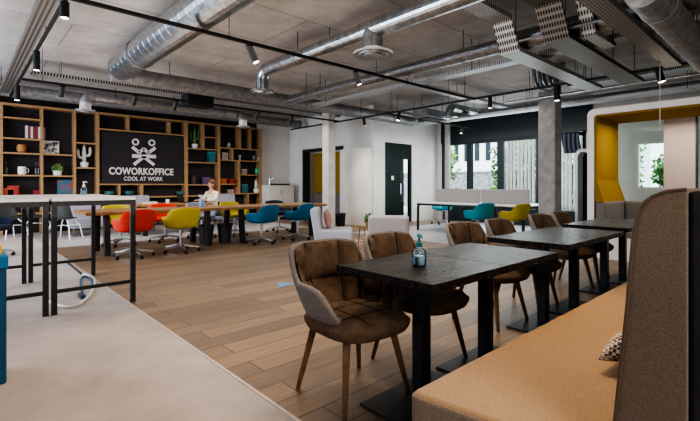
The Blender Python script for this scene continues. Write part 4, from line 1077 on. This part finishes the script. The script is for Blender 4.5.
tray('perforated tray stepping down under the duct, second from the top centre', [(2.5, 2.15, 3.35), (5.15, 2.15, 3.35), (5.42, 2.15, 2.98), (8.75, 2.15, 2.98)], .30, M['tray_dark'], cables=3)
tray('narrow perforated tray turning across between the wider trays', [(3.5, 1.84, 3.4), (5.35, 1.84, 3.4), (5.6, 1.84, 3.0), (6.3, 1.82, 3.0)], .14, M['tray'], cables=1)
tray('perforated tray nearest the fat grey duct at upper right', [(4.2, 1.42, 2.95), (7.8, 1.42, 2.95)], .2, M['tray_dark'], cables=2)
tray('bright tray parallel to the facade above the window desk', [(10.3, 1.2, 3.02), (10.3, 8.25, 3.02)], .34, M['tray'], cables=3)
tray('perforated tray above the lounge, crossing towards the windows', [(6.6, 5.6, 3.25), (10.7, 5.6, 3.25)], .22, M['tray'], cables=1)
tray('narrow tray over the wooden tables, parallel to the shelving', [(1.0, 10.05, 3.3), (8.7, 10.05, 3.3)], .24, M['tray'], cables=2)
tray('perforated tray over the booth, above the silver conduit', [(9.25, .0, 3.2), (9.25, 3.4, 3.2)], .3, M['tray'], cables=3)
tray('bright tray over the pillar by the door wall', [(8.4, 7.6, 3.12), (10.7, 7.6, 3.12)], .26, M['tray'], cables=1)
# conduits
def conduit(label, p, q, r, m):
    p, q = Vector(p), Vector(q); t = thing('conduit_pipe', label, 'pipe', p, 0, 'straight conduit pipes')
    MB().tube([Vector(), q - p], r, 12).build('pipe', m, t)
    for f_ in (.1, .9):
        c = (q - p) * f_; MB().tube([c, c + Vector((0, 0, CZ - p.z))], .005, 6).build('hanger_rod', M['black_metal'], t)
conduit('silver conduit pipe above the booth', (8.85, -.8, 3.0), (8.85, 4.6, 3.0), .03, M['galv'])
conduit('thin grey conduit beside the narrow tray at upper right', (3.0, 1.3, 3.3), (8.8, 1.3, 3.3), .025, M['galv_dull'])
conduit('second thin conduit under the concrete ceiling at upper right', (3.0, 1.68, 3.42), (8.8, 1.68, 3.42), .025, M['galv_dull'])
conduit('slim conduit running beside the silver duct at upper centre', (5.45, -.5, 3.1), (5.45, 8.2, 3.1), .02, M['galv_dull'])
conduit('thin bright conduit beside the duct with diffusers', (4.15, -.5, 3.36), (4.15, 5.6, 3.36), .018, M['galv'])
t = thing('flexible_hose', 'bundle of silver and teal flexible hoses around the pillar head', 'hose', (8.75, 3.75, 3.07)); rnd = random.Random(4)
for k in range(7):
    a0_ = Vector((rnd.uniform(-.15, .1), -.42 + .06 * k, rnd.uniform(.1, .25)))
    P = [a0_ + Vector((.05, 0, .53 - a0_.z)), a0_ + Vector((rnd.uniform(-.08, .05), .02, .08)), a0_, a0_ + Vector((rnd.uniform(-.1, .05), .12, -.06)), a0_ + Vector((rnd.uniform(-.1, .0), .22, .08)), a0_ + Vector((rnd.uniform(-.1, .0), .25, .53 - a0_.z))]
    MB().tube(smooth_path(P), .034, 10).build('hose_length', M['galv'] if k not in (3,) else plain('teal_hose', (.03, .25, .22)), t, smooth=True)
# air unit
t = thing('air_unit', 'black boxed air unit hanging above the lettered wall', 'air unit', (4.05, 9.62, 3.0))
MB().box(-.30, .30, -.2, .2, 0, .26).build('housing', M['black'], t, bevel=.01)
for sx in (-1, 1): MB().tube([(sx * .25, 0, .26), (sx * .25, 0, CZ - 3.0)], .006, 6).build('hanger_rod', M['black_metal'], t)
t = thing('air_unit', 'dark boxed air unit hanging before the door wall', 'air unit', (9.4, 6.97, 2.98))
MB().box(-.55, .55, -.24, .24, 0, .2).build('housing', M['galv_dull'], t, bevel=.01); MB().box(-.4, .4, -.18, .18, -.02, 0).build('grille', M['black'], t)
for sx in (-1, 1): MB().tube([(sx * .45, 0, .2), (sx * .45, 0, CZ - 2.98)], .006, 6).build('hanger_rod', M['black_metal'], t)

# lighting tracks and spots
def track(label, p, q):
    p, q = Vector(p), Vector(q); t = thing('lighting_track', label, 'light track', p, 0, 'black ceiling light tracks')
    MB().beam(Vector(), q - p, .038, .038).build('rail', M['black'], t)
    n = max(2, int((q - p).length / 2.5))
    for k in range(n + 1):
        c = (q - p) * (.04 + .92 * k / n); MB().tube([c + Vector((0, 0, .01)), c + Vector((0, 0, CZ - p.z))], .004, 6).build('hanger_rod', M['black_metal'], t)
TZ = 3.0
track('black light track crossing the top centre of the ceiling', (-.5, 4.84, TZ), (7.95, 4.84, TZ))
track('black light track running from the booth to the niche', (7.93, -.6, TZ), (7.93, 11.5, TZ))
track('black light track in front of the shelving', (.78, 9.1, TZ), (7.9, 9.1, TZ))
track('black light track near the window desk', (7.97, 7.3, TZ), (12.1, 7.3, TZ))
track('black light track beside the upper left cable tray', (.84, -1, 3.2), (.84, 12.3, 3.2))
def spot(label, p, tilt=(0, 0), length=.22, r=.042, face='lamp_face_dim', energy=0, col=(1, .82, .6)):
    t = thing('ceiling_spotlight', label, 'spotlight', p, 0, 'black cylinder spotlights on the tracks')
    d = Matrix.Rotation(R(tilt[1]), 3, 'Z') @ Matrix.Rotation(R(tilt[0]), 3, 'X') @ Vector((0, 0, -1))
    MB().tube([(0, 0, -.015), (0, 0, -.06)], .012, 8).build('stem', M['black'], t)
    a = Vector((0, 0, -.05)) - d * .05
    MB().tube([a, a + d * length], r, 18).build('housing', M['black'], t, smooth=False)
    MB().tube([a + d * (length + .001), a + d * (length + .004)], r * .85, 18).build('lamp_face', M[face], t)
    if energy:
        li = bpy.data.lights.new('spot_light', 'SPOT'); li.energy = energy; li.color = col; li.spot_size = R(75); li.spot_blend = .7; li.shadow_soft_size = .05
        lo = bpy.data.objects.new('spot_light', li); COL.objects.link(lo); lo.parent = t; lo.location = a + d * (length + .03); lo.rotation_euler = d.to_track_quat('-Z', 'Y').to_euler()
    return t
def on_track_x(px, Y): return onY(px, 100, Y).x
def on_track_y(px, X): return onX(px, 100, X).y
spot('black spotlight at the top left, first on the tray track', (.84, 5.5, 3.185), (0, 0), .17, .045, energy=25)
spot('black spotlight at the upper left, second on the tray track', (.84, 7.8, 3.185), (0, 0), .28, .045, energy=25)
spot('black spotlight nearest the shelving on the tray track', (.84, 10.7, 3.185), (0, 0), .30, .05, energy=25)
spot('black tilted spotlight left of the duct elbow, on the crossing track', (on_track_x(250, 4.84), 4.84, TZ - .018), (24, 227), .24, .045, energy=20)
spot('black tilted spotlight below the large diffuser, on the crossing track', (on_track_x(356, 4.84), 4.84, TZ - .018), (18, 227), .22, .042, energy=20)
spot('glowing spotlight before the booth at the right', (7.93, on_track_y(659, 7.93), TZ - .018), (14, 200), .2, .05, 'lamp_face', 40)
spot('black spotlight hanging left of the concrete pillar', (7.93, on_track_y(490, 7.93), TZ - .018), (0, 0), .22, .04)
spot('black spotlight in front of the concrete pillar', (7.93, on_track_y(557, 7.93), TZ - .018), (0, 0), .26, .05)
spot('black spotlight in front of the white door wall corner', (7.93, on_track_y(399, 7.93), TZ - .018), (10, 30), .2, .04, 'lamp_face', 25)
spot('black spotlight aimed at the curved wall', (7.93, on_track_y(364, 7.93), TZ - .018), (30, -60), .2, .04, 'lamp_face', 40)
spot('black spotlight in front of the pale square pillar', (7.93, on_track_y(331, 7.93), TZ - .018), (10, 0), .2, .04, energy=15)
for px, l in ((135, 'tilted black spotlight aimed at the left of the lettered panel'), (62, 'tilted black spotlight over the left shelving'), (176, 'tilted black spotlight aimed at the right of the lettered panel'), (258, 'black spotlight at the right end of the shelving'), (292, 'black spotlight over the kitchen counter')):
    spot(l, (on_track_x(px, 9.1), 9.1, TZ - .018), (42, 0), .22, .042, energy=45)
spot('glowing spotlight near the tall windows', (on_track_x(462, 7.3), 7.3, TZ - .018), (10, 0), .2, .04, 'lamp_face', 15)

# ================================================================== OUTSIDE
struct(MB().box(XF + .25, 60, -25, 45, -.3, -.05).build('ground_outside', M['outside_ground']), 'paved ground outside the windows')
t = thing('slatted_fence', 'weathered vertical slat screen outside the right hand windows', 'fence', (15.2, 4.4, -.05))
b = MB(); rnd = random.Random(2)
for k in range(27):
    y = k * .14 + rnd.uniform(-.012, .012); b.box(-.02, .02, y, y + .10, 0, 3.1 + rnd.uniform(-.05, .05))
b.build('slats', M['slat_wood'], t)
MB().box(.02, .07, 0, 3.8, .5, .6).box(.02, .07, 0, 3.8, 2.4, 2.5).build('rail', M['slat_wood'], t)
t = thing('house', 'white rendered house with narrow dark windows outside', 'house', (26, 15, -.05))
MB().box(0, 6, -8, 7, 0, 5.2).build('wall', M['facade_white'], t)
for k in range(17):
    y = -7 + k * .82
    w = MB().box(-.04, .02, y, y + .34, 2.9, 4.3).build('window', M['dark_frame'], t)
MB().prism([(-8.3, 5.2), (7.3, 5.2), (7.3, 5.5), (-8.3, 5.5)], 'x', -.4, 6.4).build('roof', plain('roof_grey', (.25, .25, .27)), t)
t = thing('garden_wall', 'grey stone garden wall in front of the white house', 'wall', (20, 12, -.05))
MB().box(0, .3, -6, 8, 0, 1.9).build('stones', M['stone'], t); MB().box(-.05, .35, -6, 8, 1.9, 1.98).build('coping', M['concrete'], t)
def tree(name, label, x, y, h, r, m, seed, n=900):
    t = thing(name, label, 'tree', (x, y, -.05), 0, 'trees outside the windows'); rnd = random.Random(seed)
    MB().tube([(0, 0, 0), (.05, .05, h * .4), (0, 0, h * .7)], [.12, .09, .05], 8).build('trunk', plain('bark', (.08, .05, .03)), t)
    b = MB()
    for k in range(7):
        c = (rnd.uniform(-.6, .6) * r, rnd.uniform(-.6, .6) * r, h * .68 + rnd.uniform(-.5, .5) * r); leafball(b, c, r * .62, n // 7, .11, rnd)
    b.build('crown', m, t, recalc=False)
hd = thing('garden_hedge', 'clipped green hedge standing behind the slatted screen', 'hedge', (16.1, 5.9, -.05)); rnd = random.Random(9)
b = MB()
for _ in range(3600):
    c_ = Vector((rnd.uniform(-.3, .3), rnd.uniform(-2.2, 3.0), rnd.uniform(0, 2.75))); a = Vector((rnd.uniform(-1, 1), rnd.uniform(-1, 1), rnd.uniform(-1, 1))).normalized() * .1; q_ = a.orthogonal().normalized() * .05
    b.face(b.verts([c_ - a, c_ + q_, c_ + a, c_ - q_]))
b.build('foliage', M['leaf'], hd, recalc=False)
tree('leafy_tree', 'light green leafy tree outside the left window', 16.0, 11.2, 3.1, .85, M['leaf_light'], 1, 800)
tree('leafy_tree', 'darker green tree beside the door wall outside', 15.0, 10.7, 2.4, .6, M['leaf'], 2, 400)
tree('leafy_tree', 'green bush tree before the white house', 18.6, 9.75, 1.75, .7, M['leaf_light'], 3, 600)
tree('leafy_tree', 'light green tree overhanging the slatted screen', 17.6, 8.0, 4.0, .9, M['leaf_light'], 4, 700)
tree('leafy_tree', 'green tree outside behind the concrete pillar', 17.6, 5.8, 4.0, .85, M['leaf_light'], 5, 700)
tree('leafy_tree', 'green tree seen through the booth glass', 17.6, 3.2, 2.3, .7, M['leaf'], 6, 900)

# ================================================================== LIGHT
w = bpy.data.worlds.new('world'); SC.world = w; w.use_nodes = True
nt = w.node_tree; bg = nt.nodes['Background']; bg.inputs['Color'].default_value = (.83, .90, 1, 1); bg.inputs['Strength'].default_value = 1.9
def area(name, loc_, rot, sx, sy, e, col=(1, 1, 1)):
    li = bpy.data.lights.new(name, 'AREA'); li.shape = 'RECTANGLE'; li.size = sx; li.size_y = sy; li.energy = e; li.color = col
    o = bpy.data.objects.new(name, li); COL.objects.link(o); o.location = loc_; o.rotation_euler = rot; return o
area('ceiling_fill', (3.5, 3.2, 2.95), (0, 0, 0), 4.5, 4, 60, (1, .88, .74))  # added overhead fill above tables and chairs, no such fitting there
area('ceiling_fill', (4.5, 9.5, 2.95), (0, 0, 0), 6, 4, 70, (1, .92, .82))  # added overhead fill for the rear tables, not a fitting
area('ceiling_fill', (10, 6, 2.9), (0, 0, 0), 3, 4, 60, (1, .97, .93))  # added overhead fill for the window desk, not a fitting
area('booth_fill', (8.2, 1.2, 2.25), (0, 0, 0), .8, 2, 18, (1, .94, .84))  # added fill to brighten the booth inside, no lamp there
area('bounce_light', (1.0, 5.0, .9), (R(180), 0, 0), 4, 9, 70, (1, .88, .80))
area('window_light', (12.2, 6.3, 1.6), (0, R(90), 0), 2.0, 4.4, 40, (.85, .94, 1))
area('side_daylight', (-3.0, 9.5, 1.9), (0, R(-90), 0), 3, 7, 190, (.76, .86, 1))
su = bpy.data.lights.new('sun', 'SUN'); su.energy = 2.6; su.angle = R(3)
so = bpy.data.objects.new('sun', su); COL.objects.link(so); so.rotation_euler = Vector((1, .15, -1.25)).to_track_quat('-Z', 'Y').to_euler()
fl = area('fill_light', (.3, -2.3, 2.3), (0, 0, 0), 2.2, 1.4, 75, (1, .93, .86)); fl.rotation_euler = (Vector((3.6, 3.0, .4)) - Vector((.3, -2.3, 2.3))).to_track_quat('-Z', 'Y').to_euler()
def lamp(loc_, tgt, e, size, col, blend=.8, soft=.15):
    li = bpy.data.lights.new('down_light', 'SPOT'); li.energy = e; li.spot_size = R(size); li.spot_blend = blend; li.color = col; li.shadow_soft_size = soft
    o = bpy.data.objects.new('down_light', li); COL.objects.link(o); o.location = loc_; o.rotation_euler = (Vector(tgt) - Vector(loc_)).to_track_quat('-Z', 'Y').to_euler()
lamp((2.6, .9, 2.9), (2.2, .85, 0), 110, 70, (1, .74, .45))
lamp((4.6, .9, 2.9), (4.2, .85, 0), 80, 70, (1, .76, .48))
lamp((.5, 2.6, 2.95), (.25, 2.9, 0), 60, 66, (1, .64, .36))
lamp((2.6, 2.7, 2.95), (2.6, 2.6, 0), 60, 90, (1, .85, .66))

SC.cycles.use_denoising = True
SC.cycles.max_bounces = 6; SC.cycles.transparent_max_bounces = 12
SC.cycles.sample_clamp_indirect = 6
SC.view_settings.view_transform = 'AgX'
SC.view_settings.look = 'AgX - High Contrast'
SC.view_settings.exposure = 0.72
